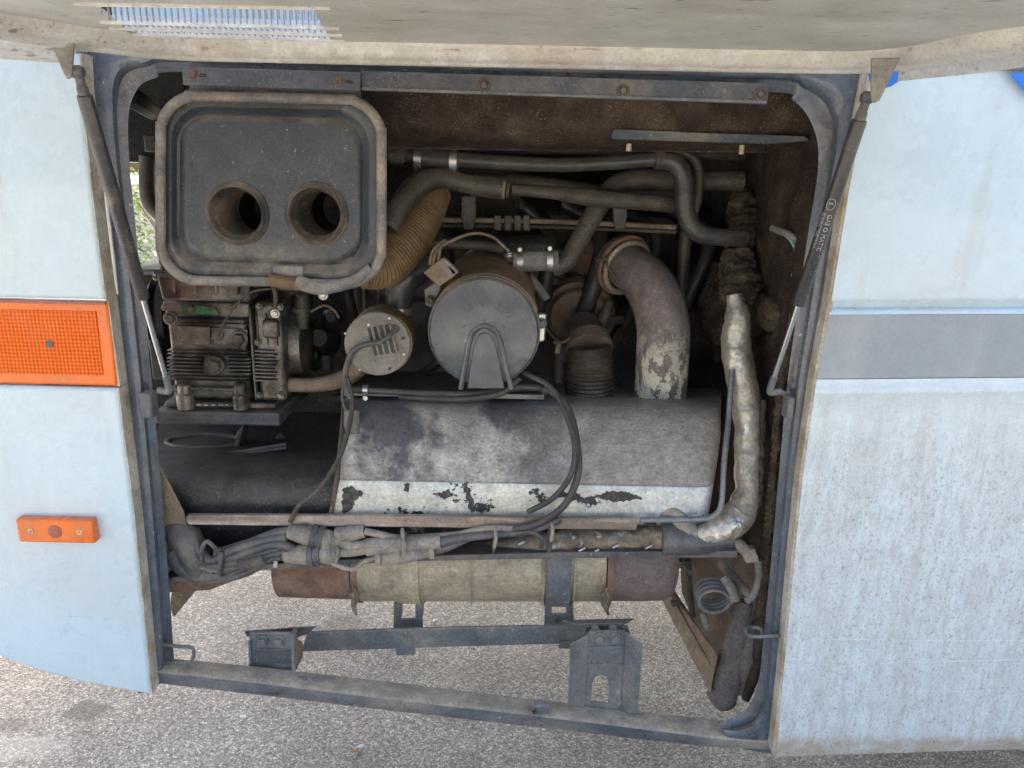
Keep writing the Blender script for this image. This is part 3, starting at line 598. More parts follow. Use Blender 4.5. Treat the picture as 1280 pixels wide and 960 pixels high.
front = (CAM - (T2 + dd * c0)); front = (front - dd * front.dot(dd)).normalized(); sdv = dd.cross(front)
mbr = MB(); pr = []
for k in range(20):
    an = 2 * math.pi * k / 20; u = .0085 * math.cos(an); v = .0062 * math.sin(an) - .001; aa = v / .0102
    pr.append(T2 + dd * (c0 + u) + (front * math.cos(aa) - sdv * math.sin(aa)) * .0104)
mbr.tube(pr, .0004, n=5, sub=1, closed=True)
mbr.build('printed_emblem', print_m, s2)
wrap_text('S', .008, c0 - .003, -.004, s2)

# ------------------------------------------------------------------ intake box upper left
bx = thing('intake_box', P(338, 355, .1), 'dusty black plastic intake box with two round ribbed openings', 'intake box')
def rrect(x0, y0, x1, y1, r, d, n=7, jig=None):
    c = [(x1 - r, y0 + r, -90), (x1 - r, y1 - r, 0), (x0 + r, y1 - r, 90), (x0 + r, y0 + r, 180)]; out = []
    for cx, cy, a0 in c:
        for k in range(n + 1):
            a = rad(a0 + 90 * k / n); out.append((cx + r * math.cos(a), cy + r * math.sin(a)))
    return out
BD = .05
def skew(p): # the box face leans a little: top narrower, dropping to the right
    x, y = p; u = (x - 338) / 143; v = (y - 237) / 118
    return (x + 3 * v * 0 , y + 7 * u * .5 + (1 - v) * 0)
outer = [skew(p) for p in rrect(200, 121, 478, 354, 48, BD)]
levels = [(-0, BD + .16), (0, BD + .004)]
def shrink(pp, k, d): 
    cx, cy = 339, 238
    out = []
    for x, y in pp:
        dx, dy = x - cx, y - cy; L_ = math.hypot(dx, dy); 
        out.append(P(cx + dx * (1 - k / abs(139)), cy + dy * (1 - k / abs(117)), d))
    return out
rows = [shrink(outer, 8, BD + .20), shrink(outer, 4, BD + .02), shrink(outer, 2, BD + .008), shrink(outer, 14, BD + .004), shrink(outer, 18, BD + .010), shrink(outer, 21, BD + .018), shrink(outer, 25, BD + .02), shrink(outer, 29, BD + .014), shrink(outer, 33, BD + .013)]
MB().grid(rows, closed_u=True).build('shell', box_plastic, bx, smooth=60)
# recessed face with the two holes
bm = bmesh.new()
def bl_(pts): vs = [bm.verts.new(p) for p in pts]; return [bm.edges.new((vs[i], vs[(i + 1) % len(vs)])) for i in range(len(vs))]
H = [(297, 267, 35), (396, 268, 35)]
es = bl_(rows[-1]); yd = FACE + BD + .013
for hx, hy, hr_ in H:
    c = P(hx, hy, BD + .013); q = rr(c, hr_); es += bl_([c + Vector((q * math.cos(2 * math.pi * k / 32), 0, q * math.sin(2 * math.pi * k / 32))) for k in range(32)])
bmesh.ops.triangle_fill(bm, edges=es, use_beauty=True); bm.verts.index_update()
vs = [v.co.copy() for v in bm.verts]; fs = [tuple(v.index for v in f_.verts) for f_ in bm.faces]; bm.free()
make('face_plate', vs, fs, box_plastic, bx, smooth=0)
for hx, hy, hr_ in H:
    c = P(hx, hy, BD + .013); q = rr(c, hr_)
    MB().lathe(c + Vector((0, .004, 0)), (0, -1, 0), [(0, q * 1.01), (.007, q * 1.0), (.012, q * .97), (.013, q * .93), (.009, q * .88), (0, q * .86)], 36).build
    rows_ = []
    prf = [(.0, 1.14), (-.003, 1.13), (-.004, 1.08), (-.006, 1.03), (-.011, .99), (-.012, .94), (-.008, .90)]
    for i in range(22): prf.append((.004 + i * .0052, .80 if i % 2 else .90))
    prf += [(.12, .9), (.2, .8), (.21, .01)]
    for h, k in prf: rows_.append([c + Vector((q * k * math.cos(2 * math.pi * j / 36), h, q * k * math.sin(2 * math.pi * j / 36))) for j in range(36)])
    MB().grid(rows_, closed_u=True).build('duct', duct_m, bx, smooth=50)
# rubber edging round the rim, open at the bottom where the ends overlap
rp_ = [shrink([p], 1, BD + .002)[0] for p in outer]
idx = [i for i in range(len(outer))]
path = rp_[11:] + rp_[:11]
MB().tube([P(337, 352, BD + .002)] + [rp_[(i + 16) % len(rp_)] for i in range(len(rp_))] + [P(372, 354, BD)], .0085, n=10, sub=3, jit=.03).build('rubber_edging', rim_rubber, bx)
MB().tube([P(371, 352, BD - .004), P(400, 360, BD - .003), P(440, 352, BD - .002), P(464, 335, BD)], .010, n=10, sub=5, rads=[.0125, .0115, .010, .009]).build('rubber_edging', rim_rubber, bx)
MB().tube([P(338, 349, BD - .002), P(356, 353, BD - .004), P(374, 355, BD - .004)], .0115, n=10, sub=4).build('rubber_edging', amber_hose, bx)
MB().slab([P(341, 332, BD), P(379, 333, BD), P(378, 347, BD), P(340, 345, BD)], (0, .012, 0)).build('clip', rim_rubber, bx, bevel=.002)
MB().slab([P(236, 116, BD + .01), P(330, 113, BD + .005), P(420, 124, BD + .01), P(330, 121, BD - .002)], (0, .004, 0)).build('loose_strip', tan_steel, bx)
# corrugated amber hose behind it
ah = pipe('corrugated_duct', [(450, 338, .20), (478, 330, .23), (508, 300, .27), (530, 268, .32), (544, 243, .38)], [24, 31, 30, 25, 20], amber_hose, corr=(.0062, .0022), sub=8, n=28)
tag(ah, 'amber dusted corrugated duct coming out behind the black intake box', 'duct')
ab = pipe('curved_pipe', [(184, 195, .75), (184, 235, .75), (190, 258, .75), (215, 280, .75)], 9.5, brown_hose, n=16)
tag(ab, 'dark bent pipe against the bright gap left of the intake box', 'pipe')

# ------------------------------------------------------------------ hoses across the top
def solo(o, label, cat, group=None): return tag(o, label, cat, group)
t1 = thing('coolant_pipe', P(700, 210, .3), 'black coolant pipe running just under the padded beam and dropping in an S', 'pipe')
pipe('hose', [(470, 190, .30), (520, 195, .30), (580, 200, .30), (700, 206, .30), (825, 199, .30)], 9, black_hose, t1)
pipe('hose', [(822, 199, .30), (845, 205, .30), (855, 225, .30), (857, 262, .30), (868, 288, .30), (895, 296, .30), (932, 298, .31)], [11, 11.5, 12, 12, 12, 11, 10], black_hose, t1, sub=8)
pipe('sleeve', [(517, 195, .30), (548, 199, .30), (574, 201, .30)], 13, black_hose, t1, sub=2)
pipe('union', [(488, 192, .30), (507, 194, .30)], 12, brown_hose, t1, sub=2)
for x, y in ((523, 197), (567, 201)):
    c = P(x, y, .30); clampband('clamp', c, (1, 0, -.05), rr(c, 13.3), .014, galv, t1, False); hexbolt(t1, P(x, y + 17, .29), (0, -1, -.3), .006, brown_hose)
c = P(824, 199, .30); clampband('clamp', c, (1, 0, 0), rr(c, 12), .016, brown_hose, t1, False)
t2 = solo(pipe('thin_hose', [(800, 191, .36), (850, 190, .36), (872, 205, .36), (874, 240, .36), (868, 272, .36), (880, 290, .36)], 5.5, brown_hose, sub=8), 'thin brown hose looping behind the S shaped drop of the coolant pipe', 'hose')
t3 = solo(pipe('return_pipe', [(690, 335, .34), (708, 326, .34), (724, 300, .35), (748, 258, .37), (770, 232, .39), (800, 224, .40), (860, 226, .40), (928, 226, .40)], [11, 12, 12, 13, 13, 13, 12, 13], brown_hose, sub=8, n=18), 'thick brown pipe bending diagonally up from the clamped joint', 'pipe')
t4 = thing('feed_hose', P(600, 240, .3), 'brown dusted hose arching beside the amber corrugated duct', 'hose')
pipe('hose', [(484, 285, .22), (500, 258, .24), (522, 232, .27), (550, 222, .29), (580, 229, .30), (612, 233, .31)], [15, 15, 15, 13, 12, 12], brown_hose, t4, sub=8, n=18)
pipe('joint', [(590, 231, .305), (628, 236, .305)], 13.5, brown_hose, t4, sub=2)
for i in range(4): c = P(620 + i * 5, 235 + i * .8, .305); clampband('thread', c, (1, 0, -.1), rr(c, 11 - (i % 2) * 2), .005, tan_steel if i == 2 else brown_hose, t4, False)
pipe('hose', [(640, 237, .31), (690, 241, .31), (740, 247, .33), (845, 256, .36)], [7, 8, 11, 10], brown_hose, t4)
t5 = solo(pipe('thin_hose', [(560, 222, .42), (640, 224, .42), (700, 231, .42), (760, 238, .42), (850, 243, .42)], [5, 7, 7, 6, 6], brown_hose), 'dim brown hose running level behind the feed hose fittings', 'hose')
solo(pipe('upper_tube', [(500, 183, .34), (640, 186, .34), (780, 190, .36), (930, 196, .4)], 5, black_hose), 'black tube tucked close under the padded beam', 'tube')
# thin rods and fittings
rodt = thing('tie_rod', P(700, 280, .45), 'thin brown rods with four clamped blocks crossing the dark bay', 'rod')
pipe('rod', [(548, 275, .45), (690, 277, .45), (845, 284, .45)], 3.2, tan_steel, rodt, sub=3, n=8)
pipe('rod', [(548, 282, .45), (690, 284, .45), (845, 290, .45)], 2.2, brown_hose, rodt, sub=3, n=8)
for x in (622, 635, 647, 658): plate('clamp_block', [(x - 4.5, 269), (x + 4.5, 269.5), (x + 4.5, 289), (x - 4.5, 288)], .44, .02, brown_hose, rodt)
for x, y in ((586, 245), (775, 245)):
    plate('hanger', [(x - 9, y), (x + 9, y), (x + 9, y + 26), (x + 6, y + 42), (x - 6, y + 42), (x - 9, y + 26)], .43, .006, brown_hose, rodt, label=None)
solo(pipe('lower_tube', [(535, 304, .35), (600, 307, .35), (632, 312, .33)], 6, brown_hose), 'short dull tube passing behind the round air filter', 'tube')
solo(pipe('back_post', [(858, 290, .5), (852, 350, .5), (850, 420, .5)], 8, brown_hose), 'faint upright pipe behind the rusty exhaust elbow', 'pipe')
# clamped joint to the right of the filter
cj = thing('clamped_joint', P(668, 325, .33), 'short grey hose joint held by two bright worm clamps', 'hose joint')
pipe('sleeve', [(641, 327, .33), (697, 325, .335)], 13, conduit, cj, sub=2, n=20)
for x, y in ((650, 327), (687, 325.5)):
    c = P(x, y, .33); clampband('clamp', c, (1, 0, .03), rr(c, 13.3), .012, galv, cj)
solo(pipe('small_pipe', [(660, 345, .42), (675, 362, .42), (683, 374, .42)], [6, 6, 6], conduit), 'short grey diagonal pipe below the clamped joint', 'pipe')

# ------------------------------------------------------------------ air filter
af = thing('air_filter', P(605, 487, .30), 'round grey air filter canister with raised arch on its lid', 'air filter')
c = P(605, 415, .17); q = rr(c, 69); fax = Vector((0, 1, .16)).normalized()
MB().lathe(c, (0, 1, 0), [(-.012, q * .28), (-.012, q * .9), (-.010, q * .96), (-.004, q * .995), (.004, q), (.018, q)], 56, ref=Vector((1, 0, 0))).build('lid', filt_face, af, smooth=30)
MB().lathe(c + Vector((0, .018, 0)), fax, [(0, q * .985), (.02, q * .99), (.022, q * 1.02), (.05, q * 1.02), (.052, q * .99), (.11, q * .98), (.14, q * .97), (.22, q * .95), (.25, q * .80)], 56).build('canister', filt_body, af, smooth=35)
ring('lid_rim', c + Vector((0, .004, 0)), (0, 1, 0), q * 1.0, .0022, brk_steel, af, 56)
arch_dy = 4
arch = [(576, 484), (581, 455), (587, 424), (593, 412), (605, 406), (618, 411), (625, 424), (632, 455), (639, 484)]
MB().tube([P(x, y + 2, .156) for x, y in arch], .0052, n=8, sub=5).build('raised_arch', filt_face, af)
MB().slab([P(x, y + 2, .153) for x, y in [(584, 484), (588, 455), (593, 428), (598, 417), (605, 414), (613, 417), (619, 428), (625, 455), (631, 484)]], (0, .012, 0)).build('spout_cover', filt_face, af, bevel=.002)
txt = 'LEIBERSTO'; rt = rr(c, 42)
for i, ch in enumerate(txt):
    vs, fs = text_mesh(ch, .0165, .0013, 'CENTER'); an = rad(128 - i * 11.2); r = rt
    out = []
    for v in vs:
        lx = v.x; ly = v.y; pos = c + Vector((math.cos(an) * (r + ly - .012) + math.sin(an) * lx, -.0122 - .0006 + v.z * -1, math.sin(an) * (r + ly - .012) - math.cos(an) * lx)); out.append(pos)
    make('embossed_letter', out, fs, filt_face, af, smooth=0)
for x, y, a in ((580, 404, 45), (605, 397, 0), (630, 404, -38)):
    MB().box(P(x, y + 4, .1575), (.0015, .001, .007), Matrix.Rotation(rad(-a) * -1, 3, 'Y')).build('mark', interior_black, af)
for x, y, m in ((535, 373, dark_steel), ):
    plate('side_clip', [(530, 362), (545, 352), (552, 360), (540, 385), (532, 382)], .20, .02, m, af, bevel=.003)
    hexbolt(af, P(538, 375, .195), (0, -1, 0), .006, interior_black)
plate('side_clip', [(672, 392), (683, 392), (683, 396), (681, 427), (673, 428)], .19, .015, galv, af, bevel=.003)
MB().lathe(P(677, 404, .19), (0, -1, 0), [(0, .010), (.004, .010), (.006, .007), (.012, .006), (.012, .003)], 16).build('latch_button', dark_steel, af)
# sensor block and wires on the filter
sb = thing('sensor_plug', P(550, 345, .2), 'tan dusted square plug with brown wires on top of the filter', 'plug')
plate('plug', [(529, 341), (553, 322), (573, 341), (549, 359)], .18, .035, tan_steel, sb, bevel=.003)
plate('plug_cap', [(546, 327), (556, 322), (574, 340), (562, 350)], .18, .012, disc_m, sb, bevel=.002)
for pp in ([(541, 331, .19), (546, 314, .2), (560, 303, .22), (590, 292, .26), (615, 296, .28), (636, 314, .30)], [(548, 327, .19), (550, 312, .2), (556, 304, .22), (566, 300, .24)], [(537, 331, .19), (541, 314, .2), (556, 300, .22)]):
    pipe('wire', pp, 1.9, tan_steel, sb, n=7)
fit = thing('pipe_stub', P(625, 325, .35), 'pale metal stub with a bolt behind the top of the filter', 'pipe stub')
pipe('stub', [(575, 330, .52), (595, 322, .50), (622, 322, .42), (646, 327, .34)], [11, 12, 14, 13], can_silver, fit, n=18)
hexbolt(fit, P(636, 318, .31), (0, -.6, 1), .007, galv)
# filter intake elbow (black)
el = thing('intake_elbow', P(510, 385, .3), 'fat black rubber elbow between the corrugated duct and the round cover', 'elbow')
pipe('elbow', [(560, 338, .34), (535, 336, .32), (512, 346, .30), (500, 364, .30), (499, 392, .30)], [10, 14, 17, 17, 16], black_hose, el, sub=8, n=20)
c = P(499, 388, .30); clampband('clamp', c, (0, 0, 1), rr(c, 16.5), .014, galv, el, False)
MB().lathe(P(486, 351, .27), (-1, -1, 0), [(0, .004), (.006, .003)], 10).build('red_tip', lens_red, el)

# ------------------------------------------------------------------ round slotted cover
rc = thing('round_vent_cover', P(473, 470, .25), 'small round taupe cover with four slots and a cable across it', 'vent cover')
c = P(472, 430, .20); q = rr(c, 41)
MB().lathe(c, (-.08, 1, 0), [(-.001, q * .3), (-.001, q * .97), (.001, q), (.006, q)], 48).build('disc', disc_m, rc, smooth=30)
MB().lathe(c + Vector((.004, .006, 0)), (-.08, 1, 0), [(0, q * .98), (.02, q * 1.0), (.075, q * 1.0), (.09, q * .8)], 40).build('drum', filt_body, rc, smooth=30)
for i in range(4):
    x = 466 + i * 7.6; y = 424 - i * 1.0
    MB().slab([P(x - 7, y - 14 + 0, .1972), P(x - 3, y - 15, .1972), P(x + 6, y + 20, .1972), P(x + 2, y + 21, .1972)], (0, .003, 0)).build('slot', interior_black, rc, smooth=0)
    MB().slab([P(x - 3.0, y - 14.5, .1966), P(x - .4, y - 15.5, .1966), P(x + 8.3, y + 19, .1966), P(x + 6, y + 20, .1966)], (0, .004, 0)).build('slot_lip', disc_m, rc, smooth=0)
for x, y in ((432, 417), (487, 398), (505, 443), (450, 462), (461, 406)): MB().lathe(P(x, y, .199), (0, -1, 0), [(0, .0028), (.0015, .0026), (.002, .001)], 10).build('screw', galv, rc)
for x, y in ((432.5, 436), (487, 461), (504, 423)): MB().box(P(x, y, .1985), (.005, .002, .005)).build('notch', interior_black, rc)
pipe('cable', [(493, 411, .19), (486, 420, .175), (474, 428, .17), (455, 431, .175), (441, 440, .18), (434, 456, .19), (431, 478, .2), (437, 498, .2)], [2.6, 3, 3.3, 3.6, 4, 4, 3.6, 3.4], wire_m, rc, n=10, sub=8)
MB().lathe(P(494, 411, .199), (0, -1, 0), [(0, .008), (.003, .007), (.005, .004)], 16).build('grommet', dark_steel, rc)

# tan connecting pipe and clamp, long black hoses under filter
solo(pipe('tan_pipe', [(362, 481, .32), (395, 481, .32), (428, 474, .32), (447, 462, .30), (452, 448, .28)], [9, 9, 11, 11, 9], tan_steel, sub=6, n=18), 'tan tapered pipe leading left from below the round cover', 'pipe')
lh = thing('fuel_hose', P(560, 497, .22), 'two glossy black hoses sweeping below the filter and round to the strip', 'hoses')
pipe('hose', [(440, 487, .24), (480, 489, .24), (540, 492, .23), (600, 492, .22), (655, 484, .2), (690, 490, .2), (712, 515, .17), (722, 560, .12), (722, 595, .08), (705, 632, .065), (672, 655, .07), (640, 662, .08)], 4.4, black_hose, lh, sub=8)
pipe('hose', [(500, 496, .25), (570, 499, .22), (625, 492, .2), (650, 472, .2)], 4.2, black_hose, lh, sub=8)
pipe('hose', [(655, 466, .2), (688, 484, .17), (706, 515, .14), (718, 555, .10), (714, 592, .075), (692, 622, .07), (660, 640, .075)], 3.6, black_hose, lh, sub=8)
for x, y, d in ((457, 487, .24), (681, 487, .19)):
    c = P(x, y, d); clampband('clamp', c, (1, 0, 0), rr(c, 5), .01, galv if x < 500 else black_hose, lh, False)
MB().lathe(P(457, 497, .235), (0, -1, 0), [(0, .006), (.006, .005)], 10).build('clip', galv, lh)
cab = thing('draped_cable', P(400, 600, .2), 'brown cable hanging from the round cover down over the black tank', 'cable')
pipe('cable', [(433, 470, .2), (440, 500, .2), (437, 530, .17), (425, 570, .12), (400, 610, .08), (374, 632, .075), (363, 652, .08)], 3.2, brown_hose, cab, sub=8, n=8)
pipe('cable', [(430, 474, .2), (428, 500, .2), (436, 520, .19)], 1.8, wire_m, cab, n=7)
pipe('plug', [(440, 514, .2), (440, 530, .19), (440, 543, .18)], [10, 10.5, 9], disc_m, cab, sub=2)

# ------------------------------------------------------------------ exhaust elbow and flexible pipe
ex = thing('exhaust_elbow', P(828, 500, .52), 'thick purple brown exhaust elbow flaking to cream at its foot', 'exhaust pipe')
pipe('pipe', [(762, 322, .54), (785, 334, .48), (806, 350, .43), (822, 378, .39), (829, 412, .38), (828, 450, .38), (824, 512, .40)], [25, 28, 31, 32.5, 33, 33, 32], rust_pipe, ex, sub=10, n=36)
a = P(779, 331, .495); ax = (P(795, 341, .46) - P(766, 322, .54)).normalized()
for o_, r_, m_ in ((-.012, 34, rust_dark), (.004, 36, rust), (.018, 32.5, can_silver)): ring('clamp_ring', a + ax * o_, ax, rr(a, r_), .006 if r_ > 31 else .0015, m_, ex, 40)
pipe('stub', [(728, 330, .64), (750, 326, .58), (770, 326, .53)], [30, 31, 29], rust, ex, n=28)
ring('flange', P(740, 328, .61), ax, rr(P(740, 328, .6), 36), .007, interior_black, ex, 36)
MB().tube([P(745, 325, .45), P(757, 324, .43), P(760, 334, .43), P(770, 350, .43)], .003, n=6, sub=4).build('clamp_ear', rust_dark, ex)
fx = thing('flexible_exhaust_sleeve', P(737, 500, .52), 'ribbed metal flexible sleeve left of the exhaust elbow', 'flexible pipe')
pipe('sleeve', [(736, 515, .42), (737, 480, .41), (737, 452, .41), (736, 432, .41)], [31, 31, 30, 28], flex, fx, corr=(.0075, .003), sub=8, n=36)
pipe('collar', [(736, 436, .41), (734, 424, .43)], [30, 29], rust_dark, fx, sub=3, n=32)
c1 = P(724, 398, .52)
MB().lathe(c1, (.15, 1, .3), [(0, .03), (0, rr(c1, 36)), (.008, rr(c1, 38)), (.02, rr(c1, 36)), (.022, rr(c1, 44)), (.05, rr(c1, 46)), (.07, rr(c1, 40))], 40).build('flange', rust_dark, fx, smooth=30)
pipe('neck', [(734, 426, .44), (728, 406, .50)], [23, 20], rust_dark, fx, sub=3, n=24)
ring('flange_edge', c1 + Vector((0, .03, 0)), (.15, 1, .3), rr(c1, 45), .003, conduit, fx, 40)
MB().tube([P(692, 428, .41), P(706, 427, .40), P(714, 420, .40), P(716, 412, .41)], .004, n=7, sub=4).build('clamp_ear', rust_dark, fx)
MB().tube([P(699, 428, .41), P(696, 442, .40)], .006, n=8, sub=2).build('clamp_bolt', tan_steel, fx)
sp = thing('oil_line', P(770, 390, .5), 'short dusty oil line with a fitting between sleeve and elbow', 'oil line')
pipe('line', [(800, 399, .55), (770, 400, .52), (756, 404, .5), (742, 420, .48)], [5, 6, 5, 4], brown_hose, sp)
pipe('fitting', [(762, 378, .5), (758, 392, .49), (752, 402, .49)], [6, 7, 8], brown_hose, sp)

# ------------------------------------------------------------------ muffler and black tank
mf = thing('muffler', P(660, 650, .25), 'wide boxy muffler with flaking silver paint across the middle of the bay', 'muffler')
prf = [(478, .56), (488, .46), (494, .36), (498, .29), (506, .245), (522, .212), (545, .180), (568, .152), (588, .130), (600, .117), (604.5, .112)]
prb = [(604.5, .109), (608, .106), (625, .105), (645, .106), (652, .11), (658, .13), (684, .15), (686, .3)]
def lerpk(k, v):
    for (a, b), (c, d_) in zip(k, k[1:]):
        if v <= c: return b + (d_ - b) * max(0, v - a) / (c - a)
    return k[-1][1]
KL = [(478, 434), (498, 431), (604, 425), (645, 417), (690, 412)]; KR = [(478, 902), (498, 900), (550, 899), (604, 891), (645, 884), (690, 880)]
def mrow(pr, t, k=0):
    out = []
    for y, d in pr:
        a = P(lerpk(KL, y), y, d); b = P(lerpk(KR, y), y, d); v = a.lerp(b, t); out.append(Vector((v.x, FACE + d + k, (a.z + (P(640, y, d).z - a.z)))))
    return out
rows = []; rowsb = []
for t in (0, .1, .2, .3, .4, .5, .6, .7, .8, .9, .96): rows.append(mrow(prf, t)); rowsb.append(mrow(prb, t))
for t, k in ((.985, .003), (1.0, .010), (1.012, .022), (1.020, .045), (1.023, .08)): rows.append(mrow(prf, t, k)); rowsb.append(mrow(prb, t, k))
XA = P(424, 604, .11).x
MB().grid(rows).build('upper_shell', muff, mf, smooth=50); MB().grid(rowsb).build('front_band', muff_band, mf, smooth=50)
MB().grid([[v + Vector((0, .001, 0)) for v in mrow(prf[1:] + prb, 0)], [v + Vector((-.003, .02, 0)) for v in mrow(prf[1:] + prb, 0)]]).build('end_plate', dark_steel, mf)
MB().tube([P(430, 501, .26), P(428, 530, .19), P(424, 570, .14), P(420, 604, .106), P(413, 645, .10)], .0045, n=8, sub=4).build('end_seam', rust_dark, mf)
def ragged(pp, d=.1047):
    out = []
    for i, (x, y) in enumerate(pp):
        x2, y2 = pp[(i + 1) % len(pp)]; n_ = max(2, int(math.hypot(x2 - x, y2 - y) / 2.2))
        for k in range(n_):
            t = k / n_; out.append(P(x + (x2 - x) * t + random.uniform(-1.6, 1.6), y + (y2 - y) * t + random.uniform(-1.4, 1.4), d))
    MB().slab(out, (0, .0003, 0)).build('bare_patch', muff_bare, mf, smooth=0)
for pp in ([(578, 604), (584, 603), (595, 638), (588, 640)], [(428, 612), (438, 607), (455, 617), (446, 624), (436, 641), (428, 641)], [(688, 624), (702, 615), (722, 617), (736, 627), (722, 627), (705, 622)], [(743, 621), (760, 614), (784, 615), (806, 623), (786, 626), (765, 627)], [(505, 606), (512, 604), (510, 616), (504, 614)], [(541, 618), (556, 614), (566, 619), (556, 624)]): ragged(pp)
ms = thing('muffler_bracket', P(560, 503, .38), 'flat dark bracket lying along the top of the muffler', 'bracket')
z_ = P(560, 500, .26).z + .012
def PB(x, y): v = P(x, y, .26); return Vector((v.x, FACE + .26, z_))
MB().slab([PB(428, 504), PB(680, 505), PB(690, 500) + Vector((0, .16, 0)), PB(415, 500) + Vector((0, .16, 0))], (0, 0, .004)).build('plate', black_tank, ms)
MB().slab([PB(427, 504) + Vector((0, -.001, -.006)), PB(680, 505) + Vector((0, -.001, -.006)), PB(680, 505) + Vector((0, -.001, .004)), PB(427, 504) + Vector((0, -.001, .004))], (0, -.003, 0)).build('front_edge', brk_steel, ms, bevel=.001)
tk = thing('black_tank', P(320, 640, .25), 'gritty black tank left of the muffler under the compressor', 'tank')
pk = [(520, .62), (545, .48), (565, .36), (582, .25), (594, .185), (602, .155), (610, .135), (618, .125), (630, .12), (645, .12), (660, .13), (690, .14), (693, .30)]
X0 = P(150, 604, .11).x
MB().grid([[Vector((X0 + (XA - .003 - X0) * t, FACE + d, P(640, y, d).z)) for y, d in pk] for t in (0, .2, .4, .6, .8, 1)]).build('shell', black_tank, tk, smooth=60)
zz = P(250, 555, .42)
tr = thing('mounting_shelf', P(270, 560, .4), 'black shelf with a round hole beneath the finned compressor', 'shelf')
MB().tube([P(196, 577, .30), P(270, 570, .31), P(358, 556, .34)], .006, n=6, sub=3).build('front_edge', dark_steel, tr)
MB().tube([P(262, 573, .295), P(358, 560, .33)], .003, n=6, sub=3).build('front_lip', galv if 0 else brk_steel, tr)
zs = P(250, 570, .315).z
MB().slab([Vector((P(196, 575, .31).x, FACE + .31, zs)), Vector((P(358, 557, .34).x, FACE + .35, zs)), Vector((P(350, 530, .6).x, FACE + .62, zs)), Vector((P(196, 530, .6).x, FACE + .62, zs))], (0, 0, .003)).build('plate', black_tank, tr)
hc = G(255, 552, zs + .005)
MB().tube([hc + Vector((.083 * math.cos(2 * math.pi * k / 28), .045 * math.sin(2 * math.pi * k / 28), 0)) for k in range(28)], .0055, n=8, sub=1, closed=True).build('hole_rim', dark_steel, tr)
MB().lathe(hc + Vector((0, 0, -.001)), (0, 0, 1), [(0, .001), (.001, .001)], 8).build('centre', interior_black, tr)
plate('rib', [(292, 560), (296, 540), (304, 532), (298, 560)], .36, .05, dark_steel, tr)
hexbolt(tr, G(352, 546, zs + .01), (0, 0, 1), .009, dark_steel)
# guard strip
gs = MB().slab([P(233, 644, .085), P(500, 645, .085), P(797, 649, .085), P(796, 663, .085), P(500, 659.5, .085), P(235, 656.5, .085), P(231, 650, .085)], (0, .012, 0)).build('guard_strip', strip_wood, bevel=.003, seg=3)
solo(gs, 'pale brown scuffed guard strip along the foot of the muffler', 'guard strip')
# grey rod on the right
solo(pipe('grey_rod', [(915, 462, .20), (911, 520, .17), (905, 580, .12), (902, 628, .095), (893, 644, .09), (872, 649, .09), (800, 650, .09)], 3.6, grey_rod, sub=8, n=10), 'thin grey rod bent round the right end of the muffler', 'rod')

# ------------------------------------------------------------------ compressor
cp = thing('compressor', P(270, 505, .4), 'oily finned aluminium compressor below the intake box at the left', 'compressor')
def bpx(name, x0, y0, x1, y1, d0, d1, m, parent, bevel=.004):
    a = P(x0, y0, d0); b = P(x1, y1, d0)
    return MB().box(((a.x + b.x) / 2, FACE + (d0 + d1) / 2, (a.z + b.z) / 2), (b.x - a.x, d1 - d0, a.z - b.z)).build(name, m, parent, bevel=bevel)
bpx('crankcase', 208, 396, 314, 500, .30, .55, alu, cp, .008)
bpx('crankcase', 316, 378, 358, 502, .29, .55, alu, cp, .008)
plate('cylinder_head', [(194, 342), (312, 350), (312, 378), (202, 376)], .27, .28, alu, cp, bevel=.006)
plate('cylinder_head', [(202, 376), (312, 379), (312, 398), (208, 396)], .30, .25, alu, cp, bevel=.004)
for i in range(7): hexbolt(cp, P(199 + i * 18, 345 + i * 1.6, .29 if 1 else 0), (0, -.5, 1), .0095, alu)
for i in range(4): bpx('head_rib', 215 + i * 26, 350, 220 + i * 26, 368, .262, .28, alu, cp, .002)
plate('valve_cover', [(200, 322), (232, 312), (262, 330), (262, 348), (198, 342)], .36, .15, interior_black, cp, bevel=.006)
for x, y in ((210, 312), (206, 326), (214, 340)): hexbolt(cp, P(x, y, .34), (0, -1, .3), .009, interior_black)
plate('sticker', [(225, 379.5), (268, 384), (274, 393), (228, 392)], .296, .003, green_film, cp, bevel=0)
plate('rating_plate', [(222, 407), (262, 409), (262, 431), (222, 431)], .292, .008, alu_plate, cp, bevel=.0015)
plate('rating_plate', [(263, 409), (309, 412), (309, 432), (263, 431)], .294, .006, alu, cp, bevel=.0015)
hexbolt(cp, P(272, 420, .29), (0, -1, 0), .0085, alu_plate); hexbolt(cp, P(299, 424, .288), (0, -1, 0), .0135, alu); hexbolt(cp, P(213, 398, .29), (0, -1, 0), .0105, alu); hexbolt(cp, P(268, 457, .288), (0, -1, 0), .0155, alu)
for y in (399, 404): bpx('fin', 224, y, 312, y + 2.2, .288, .31, alu, cp, .001)
for i in range(9): 
    y = 438 + i * 4.6
    if 445 < y < 470: bpx('fin', 208, y, 252, y + 2.4, .288, .31, alu, cp, .001); bpx('fin', 284, y + .5, 313, y + 2.9, .288, .31, alu, cp, .001)
    else: bpx('fin', 208, y, 313, y + 2.4, .288, .31, alu, cp, .001)
    bpx('fin', 318, y, 342 + (3 * i) % 5, y + 2.4, .280, .30, alu, cp, .001)
bpx('joint_flange', 312.5, 384, 318, 500, .282, .40, alu, cp, .003)
c = P(356, 428, .40)
MB().lathe(c, (1, 0, 0), [(0, rr(c, 50)), (.012, rr(c, 52)), (.022, rr(c, 52)), (.03, rr(c, 44)), (.05, rr(c, 40))], 36).build('end_flange', alu, cp, smooth=30)
